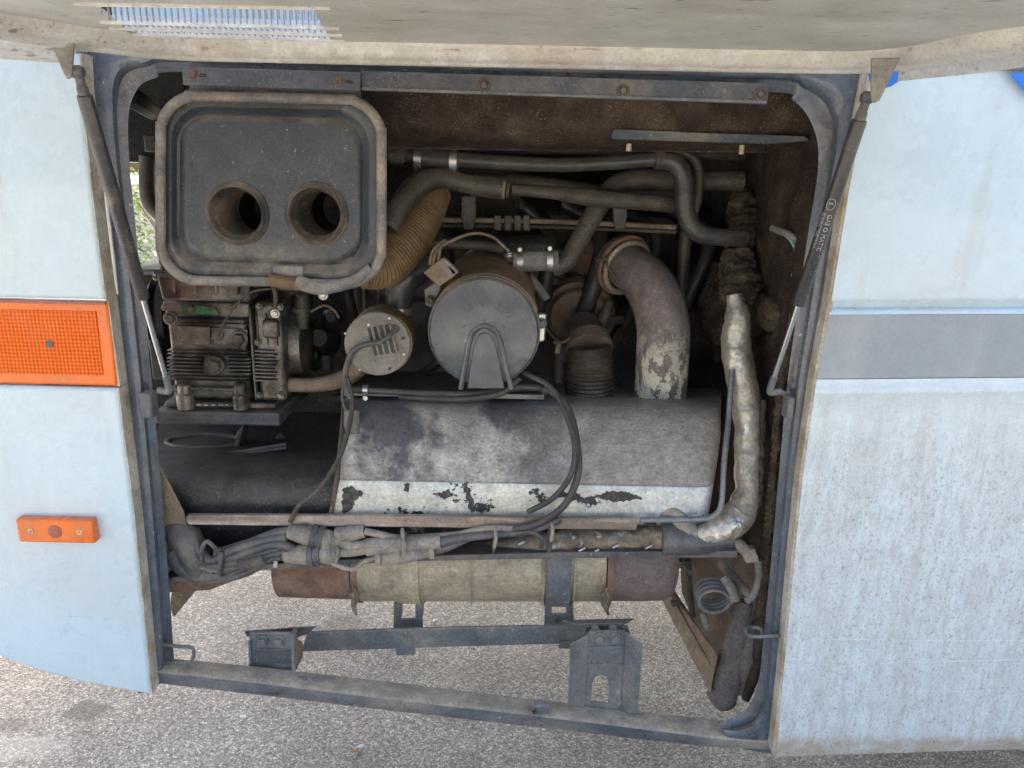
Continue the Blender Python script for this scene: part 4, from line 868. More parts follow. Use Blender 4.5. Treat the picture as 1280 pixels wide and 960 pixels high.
for k in range(8):
    a_ = 2 * math.pi * k / 8 + .2; hexbolt(cp, c + Vector((.024, math.cos(a_) * rr(c, 47), math.sin(a_) * rr(c, 47))), (1, 0, 0), .006, alu)
bpx('base', 205, 502, 345, 512, .29, .52, alu, cp, .004); bpx('base_plate', 192, 514, 350, 533, .27, .55, dark_steel, cp, .004)
for x in (233, 302):
    c = P(x, 510, .285); MB().lathe(c, (0, 0, 1), [(0, .018), (.03, .018), (.034, .014), (.05, .013), (.054, .008)], 16).build('mounting_foot', alu, cp)
for k in range(6): MB().box(P(240 + k * 9, 506, .286), (.008, .004, .003)).build('bright_chip', galv, cp)
pl = thing('belt_pulley', P(190, 480, .6), 'black pulley edge showing left of the compressor', 'pulley')
c = P(192, 400, .62)
MB().lathe(c, (1, .2, 0), [(0, .09), (.01, .105), (.02, .09), (.03, .105), (.045, .105), (.05, .05)], 32).build('wheel', interior_black, pl)
bpx('hub', 185, 425, 205, 475, .5, .6, interior_black, pl, .004)
for x, y in ((324, 384), (350, 384), (324, 494), (350, 494), (322, 428), (222, 492), (288, 384), (206, 384), (240, 386)): hexbolt(cp, P(x, y, .286), (0, -1, 0), .0055, alu)
bpx('boss', 326, 400, 348, 424, .278, .30, alu, cp, .006)
bpx('oil_gallery', 212, 484, 306, 490, .284, .31, alu, cp, .003)
for x in (320, 332, 344): bpx('web', x, 392, x + 2, 432, .283, .30, alu, cp, .001)
pipe('oil_pipe', [(318, 352, .30), (336, 352, .29), (344, 366, .28), (344, 392, .285)], 3.2, brown_hose, cp, n=10)
pipe('sensor_wire', [(272, 420, .275), (282, 400, .27), (312, 366, .27), (356, 362, .30), (377, 370, .34)], 1.4, wire_m, cp, n=6, sub=8)
hexbolt(cp, P(344, 392, .28), (0, -1, 0), .007, galv)
# plugs and clutter right of the compressor
fo = thing('fuel_filter_plug', P(378, 410, .35), 'dark ribbed plug and bent wire beside the compressor end', 'plug')
pipe('plug', [(377, 368, .36), (378, 386, .36), (378, 410, .36)], [9, 10, 7], brown_hose, fo, sub=2)
pipe('plug_ring', [(377, 384, .36), (377, 390, .36)], 12, brown_hose, fo, sub=2)
pipe('wire', [(388, 390, .36), (405, 382, .37), (418, 388, .38), (424, 398, .38)], 1.6, tan_steel, fo, n=6)
hexbolt(fo, P(404, 369, .34), (0, -1, .1), .008, galv)
eb = thing('engine_block', (.0, 2.1, .75), 'black oily engine mass deep inside the bay behind the pipes', 'engine')
MB().box((.22, 2.25, 1.05), (1.3, .55, .62)).build('block', interior_black, eb, bevel=.03)
MB().box((-.12, 1.86, 1.22), (.42, .22, .16)).build('cover', interior_black, eb, bevel=.02)
MB().box((.36, 1.95, .98), (.5, .12, .3)).build('manifold', interior_black, eb, bevel=.02)
for i in range(8): MB().tube([(-.42 + i * .11, 1.93, 1.36), (-.40 + i * .12, 1.78, 1.30), (-.38 + i * .11, 1.76, 1.15), (-.37 + i * .1, 1.86, 1.0)], .014 + .004 * (i % 3), n=10, sub=5).build('injector_pipe', interior_black, eb)
for x, y, r_ in ((400, 425, 26), (360, 462, 20), (415, 400, 14), (392, 446, 17)):
    c = P(x, y, .52); MB().lathe(c, (.2, -1, .3), [(0, rr(c, r_)), (.02, rr(c, r_ * .95)), (.05, rr(c, r_ * .6)), (.07, rr(c, r_ * .4))], 20).build('housing', interior_black, eb)
for x, y in ((365, 460), (408, 459)): pipe('hose_end', [(x, y - 14, .45), (x + 1, y + 4, .44)], [7, 8], brown_hose, eb, sub=2)
for pp, r_ in (([(455, 350, .4), (456, 395, .38)], 2.4), ([(480, 352, .42), (474, 370, .4), (473, 388, .38)], 1.4), ([(385, 460, .5), (430, 500, .5)], 2.5), ([(420, 500, .45), (520, 470, .5), (560, 440, .55)], 6), ([(640, 470, .5), (680, 500, .5), (700, 530, .5)], 5), ([(670, 350, .55), (720, 360, .6), (760, 380, .65)], 8), ([(640, 290, .55), (690, 310, .6), (700, 350, .6)], 10)):
    pipe('small_line', pp, r_, brown_hose, eb, n=10)

# ------------------------------------------------------------------ bay lining: beam, walls
ub = thing('padded_beam', P(740, 185, .15), 'dark brown fibre padded beam under the bolted header rail', 'beam')
rows = []
for i in range(25):
    x = 425 + i * (1030 - 425) / 24; w_ = .004 * math.sin(i * 1.7) + .003 * math.sin(i * .6)
    dy = (x - 466) * .011
    rows.append([P(x, 100 + dy, .11 + w_), P(x, 125 + dy, .115 + w_), P(x, 150 + dy, .125 - w_), P(x, 165 + dy, .14 + w_), P(x, 176 + dy, .165), P(x, 184 + dy, .20), P(x, 186 + dy, .26)])
MB().grid(rows).build('padding', felt, ub, smooth=70)
MB().slab([P(767, 161, .128), P(880, 166, .128), P(1006, 170, .126), P(1012, 176, .13), P(960, 180, .135), P(860, 177, .135), P(768, 174, .13), P(764, 172, .13)], (0, .003, 0)).build('torn_tape', dark_steel, ub, bevel=.002)
MB().slab([P(470, 186, .2), P(1010, 192, .2), P(1010, 182, .32), P(470, 178, .32)], (0, 0, .01)).build('lower_flange', felt, ub)
for x, y in ((786, 183), (927, 187)): MB().lathe(P(x, y, .17), (0, 0, -1), [(-.008, .005), (.008, .005)], 10).build('stud', can_silver, ub)
bw = thing('bay_side_wall', Vector((.56, 1.6, .6)), 'dark brown fibre board wall closing the right side of the bay', 'wall')
def wallpt(x, y, d): return P(x, y, d)
rows = []
for i in range(14):
    t = i / 13; y0 = 120 + t * 610
    fx_ = 1024 - 74 * t if t < 1 else 950; 
    a = P(1031 - (y0 - 120) * .105, y0, .085); row = []
    for j in range(8):
        s = j / 7; b = Vector((a.x - .02 * s * (1 - t) + .006 * math.sin(j * 2 + i), a.y + 1.5 * s, a.z)); row.append(b)
    rows.append(row)
MB().grid(rows).build('fibre_board', felt, bw, smooth=70)
MB().tube([P(1012, 405, .16), P(975, 392, .25), P(948, 382, .36)], .035, n=18, sub=8, rads=[.02, .04, .03], wob=(25, .1)).build('bulge', felt_edge, bw)
MB().tube([P(985, 430, .2), P(965, 432, .3), P(940, 440, .42)], .035, n=10, sub=5).build('bulge', felt, bw)
tj = MB().tube([P(925, 240, .42), P(930, 270, .40), P(928, 300, .38), P(922, 330, .36), P(925, 360, .33), P(914, 385, .32)], .03, n=24, sub=14, rads=[.018, .03, .02, .03, .034, .026], wob=(45, .35)).build('foam_collar', felt_edge, bw)
MB().tube([P(905, 330, .46), P(898, 380, .44), P(905, 430, .42)], .03, n=24, sub=12, rads=[.02, .04, .02], wob=(40, .3)).build('foam_collar', felt, bw)
fs_ = MB().tube([P(993, 392, .115), P(985, 440, .115), P(975, 500, .115), P(970, 560, .115), P(966, 620, .115), P(961, 680, .115), P(955, 740, .115)], .008, n=9, sub=14, jit=.38).build('frayed_edge', felt_edge, bw)
MB().tube([P(1001, 322, .13), P(998, 345, .13), P(996, 365, .13), P(992, 395, .12)], .006, n=8, sub=12, jit=.4).build('frayed_edge', felt_edge, bw)
# back of the bay, with dark sheets added to block sunlit ground behind
bk = thing('bay_back_structure', Vector((.3, 2.4, 1.5)), 'black cross member high at the back left of the bay, with added light blocking sheets', 'cross member')
bpx('member', 110, 20, 240, 204, .75, .85, body_in, bk)
MB().box((-.62, 2.02, .90), (1.3, .06, .52)).build('added_backing', body_in, bk)  # added dark box: hides the bright ground below the compressor
MB().box((-.30, 1.80, 1.46), (.62, .04, .42)).build('added_screen', body_in, bk)  # added dark sheet: keeps brightness from showing through the intake openings
bpx('bracket', 178, 168, 196, 190, .6, .66, interior_black, bk)
bpx('ledge', 168, 336, 215, 350, .9, 1.2, tan_steel, bk)
MB().box((.25, 2.55, 1.45), (1.35, .04, .6)).build('rear_screen', body_in, bk)
MB().tube([P(160, 120, .3), P(175, 128, .35), P(190, 138, .5)], .02, n=8, sub=3).build('stay', body_in, bk)

MB().box((.50, 1.80, .74), (.26, .03, .52)).build('added_light_block', body_in, bk)  # added dark plate: stops sunlit ground showing past the muffler's right end
# small cable with green wire on the right wall
gc = thing('earth_cable', P(985, 305, .15), 'short grey cable with a green wire on the right wall', 'cable')
pipe('sleeve', [(966, 285, .2), (976, 289, .17), (990, 296, .15), (1000, 306, .14), (1002, 325, .14)], 4.5, conduit, gc, sub=6)
pipe('green_wire', [(980, 293, .16), (988, 300, .15), (993, 309, .145)], 1.7, copper, gc, n=7)
pipe('thin_wire', [(993, 309, .145), (996, 330, .145), (990, 345, .145), (1000, 350, .14)], 1.5, conduit, gc, n=7)
# foil wrapped hose
fh = thing('foil_hose', P(930, 640, .2), 'crumpled foil wrapped hose hanging down inside the right edge of the bay', 'hose')
random.seed(3)
MB().tube([P(918, 368, .26), P(922, 395, .25), P(920, 430, .24), P(926, 470, .22), P(934, 510, .20), P(936, 550, .18), P(934, 585, .16), P(935, 615, .14), P(922, 645, .12), P(900, 660, .10), P(868, 672, .10)], .025, n=44, sub=22,
          rads=[.014, .023, .027, .0275, .027, .026, .025, .023, .030, .026, .016], wob=(24, .10)).build('foil_wrap', foil, fh, smooth=32)
for (x, y, d, l) in ((909, 430, .2, 30), (937, 470, .18, 24), (950, 620, .12, 26)): pass
MB().tube([P(955, 500, .17), P(953, 550, .155), P(951, 600, .13), P(947, 635, .115), P(925, 668, .10), P(895, 680, .10)], .005, n=8, sub=10, jit=.3).build('seam', felt_edge, fh)
fl = thing('foil_loom', P(780, 680, .1), 'tarnished foil wrapped loom lying behind the black shelf edge', 'loom')
MB().tube([P(560, 690, .13), P(620, 684, .13), P(680, 678, .12), P(740, 674, .12), P(800, 672, .12), P(850, 672, .11), P(876, 674, .11)], .02, n=28, sub=16, rads=[.010, .014, .020, .022, .022, .023, .02], wob=(40, .2)).build('foil_wrap', foil_dark, fl, smooth=70)
pipe('cloth_wrap', [(826, 674, .105), (850, 674, .105), (880, 676, .105), (914, 672, .11)], [21, 20, 18, 14], wire_m, fl, jit=.03)
pipe('branch', [(822, 650, .11), (838, 640, .11), (852, 652, .105), (868, 672, .1)], [4, 8, 11, 12], conn_m, fl, jit=.05)
pipe('tail', [(905, 668, .11), (925, 682, .11), (938, 694, .11)], [8, 8, 7], conn_m, fl)
plate('tail_block', [(929, 690), (944, 686), (950, 704), (932, 704)], .10, .02, conn_m, fl)
for x in (620, 689, 880): 
    c = P(x, 676, .12); pipe('cable_tie', [(x - 1, 661, .095), (x - 2, 676, .088), (x - 3, 691, .095)], 3.5 if x > 640 else 2.4, wire_m, fl, n=8)
for x, y in ((652, 679), (728, 687), (745, 689), (770, 683), (811, 684)): MB().tube([P(x - 4, y + 2, .092), P(x + 4, y - 2, .09)], .0022, n=6, sub=2).build('foil_scrap', galv, fl)
# black shelf edge under the loom
se = thing('shelf_rail', P(600, 698, .1), 'long dark steel angle carrying the cable loom', 'rail')
a, b = P(205, 716, .085), P(922, 690, .085)
pa = [P(205, 724, .085), P(330, 706, .085), P(500, 696, .085), P(700, 691, .085), P(922, 689, .085)]; pb = [P(205, 731, .085), P(330, 713, .085), P(500, 702, .085), P(700, 698, .085), P(922, 697, .085)]
MB().slab(pa + pb[::-1], (0, .005, 0)).build('face', dark_steel, se, bevel=.001)
MB().slab([p + Vector((0, .005, -.002)) for p in (pa[0], pa[2], pa[4])] + [pa[4] + Vector((-.03, .11, 0)), pa[2] + Vector((0, .11, 0)), pa[0] + Vector((0, .11, 0))], (0, 0, .004)).build('tray', black_tank, se)

# ------------------------------------------------------------------ cable harness left
hn = thing('cable_harness', P(400, 690, .1), 'bundle of grey sleeved cables and clay dusted connectors along the shelf', 'cable harness')
random.seed(11)
pipe('boot', [(215, 662, .10), (232, 672, .09), (244, 700, .085), (250, 722, .09)], [15, 19, 18, 12], wire_m, hn, jit=.05, n=18)
pipe('boot', [(218, 690, .10), (232, 706, .09), (258, 718, .085), (300, 712, .085)], [14, 15, 12, 7], wire_m, hn, jit=.05, n=18)
strands = [([(236, 668, .08), (262, 700, .07), (290, 688, .07), (330, 676, .07), (358, 671, .07)], 6), ([(240, 690, .08), (270, 702, .075), (310, 690, .07), (345, 680, .07), (372, 690, .07)], 7),
           ([(236, 700, .08), (268, 712, .07), (310, 704, .07), (352, 690, .07), (392, 702, .07)], 6), ([(240, 706, .08), (275, 722, .075), (308, 716, .07), (335, 700, .07), (362, 694, .07)], 5),
           ([(258, 700, .075), (290, 697, .07), (330, 690, .07), (350, 684, .07)], 6), ([(262, 707, .075), (298, 703, .068), (335, 696, .07)], 6), ([(232, 684, .085), (246, 712, .08), (278, 720, .075), (310, 708, .072)], 5),
           ([(270, 692, .08), (310, 680, .078), (340, 668, .078), (362, 664, .078), (385, 660, .08)], 6.5)]
for pp, r_ in strands: pipe('sleeved_cable', pp, r_, wire_m, hn, sub=8, n=12)
pipe('cable_loop', [(252, 702, .06), (252, 688, .06), (258, 677, .06), (266, 682, .06), (276, 694, .065)], 2.8, wire_m, hn, n=8)
pipe('cable_tie', [(278, 690, .062), (275, 708, .055), (273, 724, .06)], 3, wire_m, hn, n=8)
pipe('fabric_sleeve', [(300, 706, .064), (330, 698, .064)], [9, 8], fabric_grey, hn, sub=4)
# connectors
def connector(x0, y0, x1, y1, r, d):
    t = thing  # part names only
    dx, dy = x1 - x0, y1 - y0
    pipe('connector_boot', [(x0, y0, d), (x0 + dx * .35, y0 + dy * .35, d), (x0 + dx * .5, y0 + dy * .5, d)], [r * .75, r * 1.05, r], conn_m, hn, n=16, jit=.02)
    for k in (.45, .58): pipe('connector_ring', [(x0 + dx * k, y0 + dy * k, d), (x0 + dx * (k + .1), y0 + dy * (k + .1), d)], r * 1.28, wire_m, hn, sub=2, n=18)
    pipe('connector_body', [(x0 + dx * .5, y0 + dy * .5, d), (x0 + dx * .8, y0 + dy * .8, d), (x1, y1, d)], [r * 1.1, r * 1.05, r * .7], conn_m, hn, n=16)
connector(360, 664, 425, 678, 12, .075); connector(356, 694, 424, 690, 12.5, .07)
pipe('cable', [(418, 676, .075), (440, 682, .075), (462, 680, .075)], 6.5, conn_m, hn); pipe('cable', [(420, 690, .07), (440, 690, .07), (462, 686, .07)], 6, conn_m, hn)
pipe('grey_sleeve', [(458, 684, .07), (500, 680, .07), (551, 677, .07)], [11.5, 11, 9], conn_m, hn, sub=4, n=16)
pipe('connector_body', [(420, 668, .08), (440, 666, .08), (456, 664, .08)], [9, 10, 8], conn_m, hn, sub=3)
pipe('cable', [(456, 664, .075), (475, 668, .075), (495, 672, .075), (520, 672, .08), (580, 668, .08)], 4.5, conn_m, hn, sub=6)
pipe('cable', [(550, 678, .07), (580, 672, .07), (620, 668, .075), (660, 664, .08), (700, 650, .07)], [7, 5.5, 5, 5, 4.6], wire_m, hn, sub=6)
pipe('cable', [(535, 690, .072), (560, 684, .07), (590, 672, .075), (625, 668, .08)], [6, 5, 4, 4], wire_m, hn, sub=6)
pipe('cable', [(500, 672, .082), (560, 670, .08), (610, 660, .08), (660, 662, .08)], 4, conn_m, hn, sub=6)
pipe('connector_body', [(470, 697, .068), (500, 695, .066), (538, 689, .068)], [9, 10.5, 7], conn_m, hn, sub=3, n=14)
for x in (474, 498, 540): pipe('connector_ring', [(x - 3, 696 - (x - 474) * .1, .066), (x + 3, 696 - (x - 474) * .1, .066)], 12 if x < 530 else 9, conn_m, hn, sub=2)
pipe('cable', [(408, 700, .07), (425, 708, .06), (442, 711, .055), (455, 702, .06), (470, 697, .066)], 3, conn_m, hn, sub=6)
for x, y in ((411, 676), (421, 690), (503, 672), (619, 672), (690, 664), (411, 692)): pipe('cable_tie', [(x, y - 11, .068), (x + 1, y, .054), (x - 1, y + 12, .06)], 2.2, conn_m, hn, n=7)
pipe('cable_clamp', [(503, 664, .075), (505, 680, .052), (505, 702, .06)], 3.2, conn_m, hn, n=8)
for x, y in ((342, 706), (399, 705)): plate('bright_clip', [(x, y - 5), (x + 5, y - 4), (x + 4, y + 4), (x - 1, y + 3)], .062, .002, galv, hn, bevel=0)
pipe('grey_sleeve', [(640, 667, .078), (664, 665, .074), (678, 674, .074), (676, 684, .076)], 3.5, wire_m, hn)

# ------------------------------------------------------------------ lower silencer
ls = thing('exhaust_silencer', P(600, 760, .3), 'horizontal exhaust silencer with a rusty left end and dusty silver middle', 'silencer')
zc_, yc_, R_ = P(600, 700, .27).z + .0, FACE + .27, .095
def yline(px): return G(px, 700, zc_).x
def xat(px, d=.2): return P(px, 730, d).x
base = Vector((0, yc_, zc_)); k1 = .02
def cyl(name, xa, xb, r0, r1, m, n=40):
    return MB().lathe(Vector((xa, yc_, zc_ + .006)), (1, 0, .01), [(0, r0 * .9), (0.002, r0), (xb - xa - .002, r1), (xb - xa, r1 * .9)], n).build(name, m, ls, smooth=35)
xA, xB, xC, xD, xE = xat(343), xat(441), xat(757), xat(800), xat(850)
cyl('rusty_end', xA, xB, R_ * .97, R_ * 1.0, rust); cyl('barrel', xB, xC, R_ * 1.03, R_ * .97, can_silver)
MB().lathe(Vector((xC, yc_, zc_ + .009)), (1, 0, 0), [(0, R_ * .93), (xD - xC, R_ * .93), (xE - xC - .03, R_ * .9), (xE - xC - .008, R_ * .78), (xE - xC, R_ * .55)], 40).build('rounded_end', purple_rust, ls, smooth=60)
for px in (505, 528, 588, 678, 716): 
    x = xat(px); MB().lathe(Vector((x, yc_, zc_ + .006)), (1, 0, 0), [(0, R_ * 1.0), (.0, R_ * 1.035), (.003, R_ * 1.035), (.003, R_)], 40).build('seam', can_silver, ls)
for a_, b_ in ((495, 525), (682, 712)):
    MB().lathe(Vector((xat(a_), yc_, zc_ + .006)), (1, 0, 0), [(0, R_), (0, R_ * 1.055), (xat(b_) - xat(a_), R_ * 1.055), (xat(b_) - xat(a_), R_)], 40).build('strap', brk_steel if a_ > 600 else can_silver, ls, smooth=30)
for px in (442, 757):
    x = xat(px); MB().lathe(Vector((x, yc_, zc_ + .006)), (1, 0, 0), [(0, R_), (0, R_ * 1.06), (.012, R_ * 1.06), (.012, R_)], 40).build('clamp_band', rust, ls, smooth=30)
    MB().tube([P(px, 735, .16), P(px + 2, 745, .16), P(px, 757, .17), P(px + 3, 768, .18)], .006, n=8, sub=3, rads=[.003, .007, .006, .003]).build('clamp_bolt', tan_steel, ls)
    hexbolt(ls, P(px - 1, 743, .155), (-1, -.3, 0), .007, tan_steel)
pipe('drain_tube', [(679, 698, .15), (679, 712, .15), (678, 728, .16)], 2.2, conn_m, ls, n=8)
def hang(x, y):
    for a_, b_ in ((x, x + 9), (x + 27, x + 36)): plate('leg', [(a_, y), (b_, y), (b_, y + 20), (a_, y + 20)], .24, .03, brk_steel, ls)
    plate('plate', [(x, y + 19), (x + 36, y + 18), (x + 37, y + 34), (x - 1, y + 35)], .236, .006, brk_steel, ls)
    hexbolt(ls, P(x + 18, y + 25, .235), (.6, -1, .3), .0065, dark_steel)
hang(492, 755); hang(681, 749)

# ------------------------------------------------------------------ lower brackets and brace
br = thing('cross_brace', P(550, 800, .2), 'flat blue grey steel brace between the two sill brackets', 'brace')
MB().slab([P(384, 791, .17), P(560, 785, .17), P(735, 782, .17), P(738, 804, .17), P(560, 809, .17), P(376, 815, .17)], (0, .008, 0)).build('bar', brk_steel, br, bevel=.002)
plate('tab', [(494, 808), (519, 808), (519, 819), (495, 820)], .172, .006, brk_steel, br)
plate('tab', [(700, 803), (722, 801), (722, 812), (698, 811)], .165, .01, dark_steel, br)
lb = thing('left_sill_bracket', P(342, 840, .07), 'small bolted bracket on the sill below the cable harness', 'bracket', 'sill brackets')
lb.name = 'sill_bracket'
plate('face', [(312, 791), (366, 791), (366, 846), (316, 840), (312, 832)], .085, .006, brk_steel, lb, bevel=.002)
plate('top_strip', [(305, 789), (395, 783), (386, 793), (372, 797), (308, 796)], .13, .004, dark_steel, lb)
MB().tube([P(366, 791, .082), P(367, 838, .075), P(372, 847, .06), P(382, 849, .05)], .004, n=8, sub=3).build('bent_flange', brk_steel, lb)
MB().slab([P(364, 790, .097), P(369, 792, .097), P(369, 836, .080), P(364, 836, .080)], (0, .02, 0)).build('side_flange', brk_steel, lb, bevel=.001)
MB().slab([P(368, 797, .12), P(378, 805, .12), P(378, 822, .12), P(370, 838, .10)], (0, .004, 0)).build('rear_flange', rust, lb)
plate('lower_face', [(318, 811), (364, 812), (364, 830), (319, 828)], .082, .003, dark_steel, lb, bevel=.001)
MB().tube([P(312, 800, .083), P(312, 836, .078), P(300, 842, .06), P(286, 844, .05)], .003, n=8, sub=3).build('bent_flange', brk_steel, lb)
for x in (328, 349): hexbolt(lb, P(x, 801, .083), (0, -1, 0), .0088, brk_steel)
rb = thing('sill_bracket', P(756, 888, .06), 'tall bolted bracket with an arched cut-out standing on the sill', 'bracket', 'sill brackets')
# face with arched hole
bm = bmesh.new()
def L2(pp, d): vs = [bm.verts.new(P(x, y, d)) for x, y in pp]; return [bm.edges.new((vs[i], vs[(i + 1) % len(vs)])) for i in range(len(vs))]
es = L2([(737, 789), (782, 789), (776, 888), (731, 885)], .07); es += L2([(739, 878), (740, 856), (743, 847), (750, 843), (758, 846), (762, 856), (760, 880)], .07)
bmesh.ops.triangle_fill(bm, edges=es, use_beauty=True)
r = bmesh.ops.extrude_face_region(bm, geom=bm.faces[:]); bmesh.ops.translate(bm, verts=[v for v in r['geom'] if isinstance(v, bmesh.types.BMVert)], vec=(0, .005, 0)); bm.verts.index_update()
make('face', [v.co.copy() for v in bm.verts], [tuple(v.index for v in f_.verts) for f_ in bm.faces], brk_steel, rb, smooth=0); bm.free()
MB().slab([P(713, 806, .045), P(736, 793, .066), P(731, 886, .066), P(710, 880, .045)], (.0, .004, 0)).build('wing', brk_steel, rb, bevel=.0015)
MB().slab([P(804, 806, .045), P(782, 790, .066), P(776, 890, .066), P(797, 893, .045)], (.0, .004, 0)).build('wing', brk_steel, rb, bevel=.0015)
plate('fold', [(735, 809), (779, 808), (779, 811), (735, 812)], .066, .006, brk_steel, rb, bevel=.001); plate('fold', [(734, 830), (779, 831), (779, 833), (734, 832)], .066, .006, brk_steel, rb, bevel=.001)
MB().slab([P(702, 777, .14), P(792, 775, .14), P(780, 781, .10), P(720, 782, .10)], (0, .0, .004)).build('top_strip', brk_steel, rb, bevel=.001)
MB().slab([P(731, 790, .1), P(733, 783, .1), P(745, 781, .1), P(775, 781, .1), P(786, 786, .1), P(788, 794, .1)], (0, .01, 0)).build('rubber_pad', dark_steel, rb, bevel=.002)
for x in (749, 769): hexbolt(rb, P(x, 798, .067), (0, -1, 0), .0088, brk_steel)
for x in (744, 766): hexbolt(rb, P(x, 786, .09), (0, -1, 1), .0065, brk_steel)

# ------------------------------------------------------------------ lower right: beam, coil, hoses
db = thing('diagonal_beam', P(860, 800, .3), 'tan dusted steel beam slanting down inside the lower right corner', 'beam')
MB().slab([P(826, 748, .42), P(836, 740, .42), P(893, 838, .12), P(888, 868, .10)], (0, .02, 0)).build('web', tan_steel, db, bevel=.002)
MB().slab([P(836, 740, .40), P(845, 742, .40), P(897, 822, .11), P(893, 842, .11)], (0, .02, 0)).build('flange', rust, db, bevel=.002)
plate('clip', [(838, 752), (850, 752), (851, 758), (840, 759)], .34, .01, dark_steel, db)
bwp = thing('wheel_arch_lining', P(900, 760, .4), 'brown dusty lining behind the coiled hose at the lower right', 'lining')
MB().grid([[P(850, 690, .55), P(905, 690, .42), P(962, 700, .2)], [P(852, 740, .5), P(905, 745, .40), P(958, 760, .2)], [P(872, 790, .40), P(915, 800, .3), P(952, 810, .2)], [P(895, 860, .25), P(920, 870, .2), P(940, 868, .15)]]).build('sheet', rust_dark, bwp)
pipe('stiffener', [(860, 700, .3), (862, 740, .3), (866, 770, .3)], 4, brown_hose, bwp, n=8); pipe('pipe_stub', [(842, 708, .3), (856, 708, .3), (864, 716, .28)], 3, conduit, bwp, n=8)
pipe('hose_stub', [(903, 704, .25), (912, 716, .22), (932, 738, .16), (945, 748, .13)], [7, 6, 6, 5], conn_m, bwp)
co = thing('coiled_hose', P(893, 770, .2), 'coil of thin grey hose hanging in the lower right corner', 'coiled hose')
pts = []
for k in range(0, 4 * 20 + 1):
    a_ = 2 * math.pi * k / 20; t = k / 80
    pts.append(P(890 + (21.5 - 2 * t) * math.cos(a_) + 4 * t, 735 + 15 * math.sin(a_) + 19 * t, .20 - .05 * t))
MB().tube(pts, .0040, n=9, sub=2).build('coil', conduit, co)
pipe('tail', [(878, 766, .18), (881, 776, .18), (885, 786, .18)], [3.2, 4, 3.5], conduit, co)
pipe('branch', [(905, 722, .18), (915, 738, .16), (918, 752, .15)], [6, 7, 7], conn_m, co)
wh = thing('cloth_wrapped_hose', P(905, 880, .15), 'fat grey cloth wrapped hose standing in the lower right corner', 'hose')
pipe('hose', [(932, 752, .16), (925, 785, .15), (916, 820, .14), (908, 850, .13), (902, 872, .12)], [9, 15, 17, 19, 18], fabric_grey, wh, n=18, jit=.02)
pipe('hose_fold', [(888, 862, .12), (903, 872, .115), (912, 868, .12)], [8, 16, 14], fabric_grey, wh, n=14, sub=5)
w2 = solo(pipe('fibre_strip', [(956, 722, .12), (953, 770, .115), (949, 815, .11), (940, 850, .105), (932, 874, .105)], [8, 9, 8, 7, 5], felt, jit=.06, sub=8), 'dark fibre strip down the inside of the lower right frame', 'strip')
w3 = solo(pipe('yellow_marked_cable', [(948, 700, .12), (949, 722, .12), (943, 742, .12), (933, 752, .12)], 5, conduit, n=12), 'grey cable curving down beside the coiled hose', 'cable')
w4 = solo(pipe('convoluted_conduit', [(966, 590, .12), (962, 630, .12), (958, 670, .12), (952, 705, .12)], 6, felt_edge, corr=(.012, .003), n=12), 'brown ribbed conduit inside the right frame post', 'conduit')
w5 = solo(pipe('padding_sheet', [(946, 780, .14), (936, 820, .13), (930, 852, .12)], [9, 17, 9], fabric_grey, n=14), 'limp grey cloth padding between hose and frame post', 'padding')
# lower left
ll = thing('rusty_corner_plate', P(230, 740, .15), 'rust brown plate behind the left end of the cable harness', 'plate')
plate('plate', [(206, 640), (300, 700), (330, 712), (262, 738), (208, 741)], .14, .005, rust, ll)
plate('stay', [(214, 741), (246, 737), (217, 772), (212, 760)], .17, .02, tan_steel, ll)
lg = MB().slab([P(198, 580, .085), P(203, 590, .085), P(229, 640, .085), P(234, 660, .085), P(212, 680, .085), P(203, 690, .085)], (0, .006, 0)).build('gusset', tan_steel, bevel=.002)
solo(lg, 'triangular tan dusted gusset inside the left frame post', 'gusset')

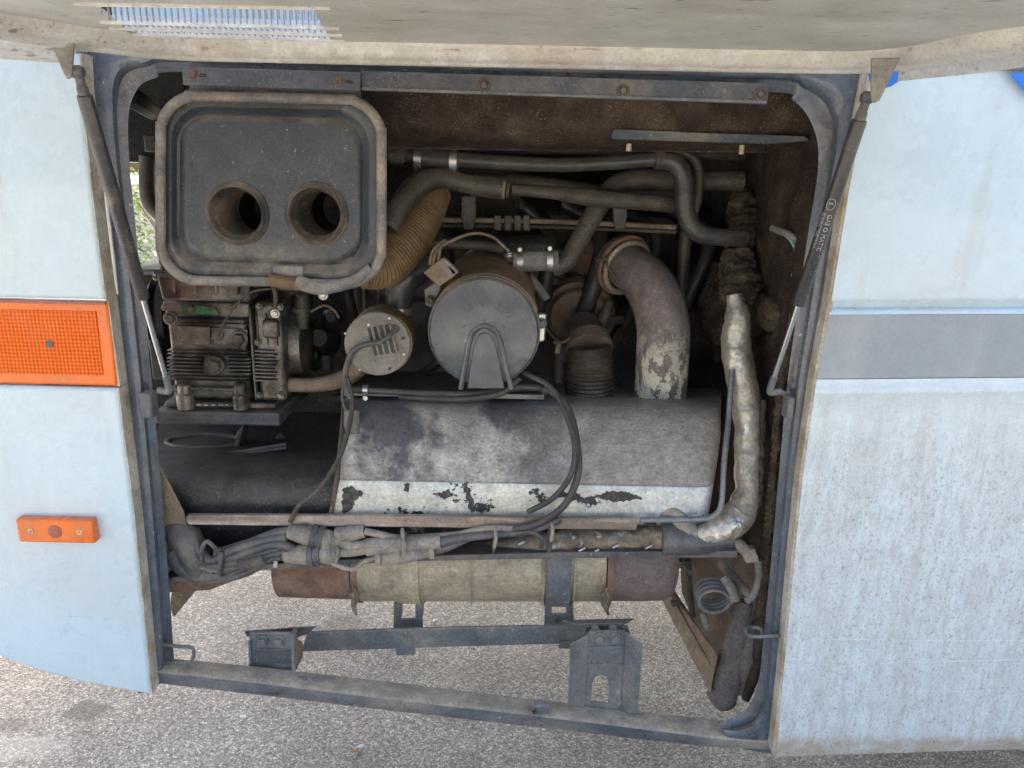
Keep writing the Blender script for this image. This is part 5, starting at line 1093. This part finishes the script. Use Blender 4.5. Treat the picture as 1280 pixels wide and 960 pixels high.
# ------------------------------------------------------------------ seen through the gap and on the ground
fence = thing('garden_fence', (-5.2, 9.0, 0), 'wire garden fence with pale posts seen through the gap', 'fence')
post_m = mat('pale_concrete', (.5, .48, .44), .8, fine=.05); leaf_m = mat('mid_green_leaf', (.10, .17, .045), .6, fine=.3, bump=(20, .05)); leaf2 = mat('yellow_green_leaf', (.20, .25, .07), .6, fine=.3, bump=(20, .05)); bark = mat('grey_bark', (.16, .13, .1), .9)
for i in range(7): MB().box((-8 + i * 1.1, 9.0, .9), (.08, .08, 1.8)).build('post', post_m, fence)
for i in range(9): MB().box((-4.7, 9.0, .2 + i * .2), (7, .01, .012)).build('rail', post_m, fence)
wl = MB().box((-5, 11, .55), (12, .2, 1.1)).build('garden_wall', post_m); tag(wl, 'low pale garden wall behind the wire fence', 'wall')
for bi, (bxx, byy, m_) in enumerate(((-4.5, 8.2, leaf_m), (-3.7, 8.5, leaf2), (-5.4, 8.4, leaf2))):
    sh = thing('garden_shrub', (bxx, byy, 0), ['middle green shrub in the gap left of the intake box', 'yellow green shrub nearest the engine in the gap', 'yellow green shrub nearest the frame post in the gap'][bi], 'shrub', 'shrubs beyond the bus')
    random.seed(20 + bi); mb = MB()
    for k in range(900):
        a_ = random.uniform(0, 6.28); e = random.uniform(-1, 1); rr_ = .55 * random.random() ** .4
        p = Vector((bxx + math.cos(a_) * rr_ * (1 - e * e) ** .5 * 1.1, byy + math.sin(a_) * rr_ * .8, .75 + e * .68)); s_ = random.uniform(.03, .06)
        u = Vector((random.uniform(-1, 1), random.uniform(-1, 1), random.uniform(-.6, .6))).normalized(); v_ = u.orthogonal().normalized()
        mb.add([p, p + u * s_ + v_ * s_ * .35, p + u * s_ * 2, p + u * s_ - v_ * s_ * .35], [(0, 1, 2, 3)])
    mb.build('foliage', m_, sh, smooth=0)
    for k in range(5): MB().tube([(bxx, byy, 0), (bxx + random.uniform(-.1, .1), byy, .4), (bxx + random.uniform(-.35, .35), byy + random.uniform(-.2, .2), 1.0)], .012, n=6, sub=3).build('stem', bark, sh)
random.seed(5); mb = MB()
for k in range(900):
    c_ = Vector((random.uniform(-1.6, 1.6), random.uniform(.75, 2.9), 0)); r_ = random.uniform(.0015, .0042) * (1.5 if random.random() < .05 else 1)
    mb.add([c_ + Vector((math.cos(a) * r_ * random.uniform(.7, 1.2), math.sin(a) * r_ * random.uniform(.7, 1.2), 0)) for a in (0, 1.3, 2.5, 3.8, 5.1)] + [c_ + Vector((random.uniform(-.3, .3) * r_, 0, r_ * 1.1))], [(0, 1, 5), (1, 2, 5), (2, 3, 5), (3, 4, 5), (4, 0, 5)])
gr = mb.build('loose_grit', mat('pale_grit', (.50, .46, .39), .85, layers=[((.15, .14, .13), 60, .5, .6, .9)]), smooth=0); tag(gr, 'loose grit scattered over the asphalt', 'grit', kind='stuff')
def scrap(px, py, s_, m_, label, cat='litter'):
    c = G(px, py); random.seed(px); vs = []; n = 6
    for k in range(n):
        a_ = 2 * math.pi * k / n; vs.append(c + Vector((math.cos(a_) * s_ * random.uniform(.6, 1.2), math.sin(a_) * s_ * .6 * random.uniform(.6, 1.2), .004 + random.uniform(0, .004))))
    o = MB().slab(vs, (0, 0, .003)).build('litter_scrap', m_, smooth=0); tag(o, label, cat, 'scraps lying on the asphalt'); return o
scrap(305, 899, .010, debris_w, 'white scrap on the asphalt left of the bottom centre')
scrap(452, 936, .010, debris_w, 'white scrap touching the orange leaf near the bottom edge')
scrap(445, 942, .009, debris_o, 'small orange dry leaf on the asphalt near the bottom edge', 'leaf')
scrap(543, 778, .010, debris_w, 'pale stone on the asphalt below the first silencer hanger', 'stone')
scrap(853, 877, .009, debris_w, 'pale stone on the asphalt near the cloth wrapped hose', 'stone')
scrap(823, 854, .007, debris_w, 'tiny pale stone right of the tall bracket', 'stone')
print('objects', len(bpy.data.objects))
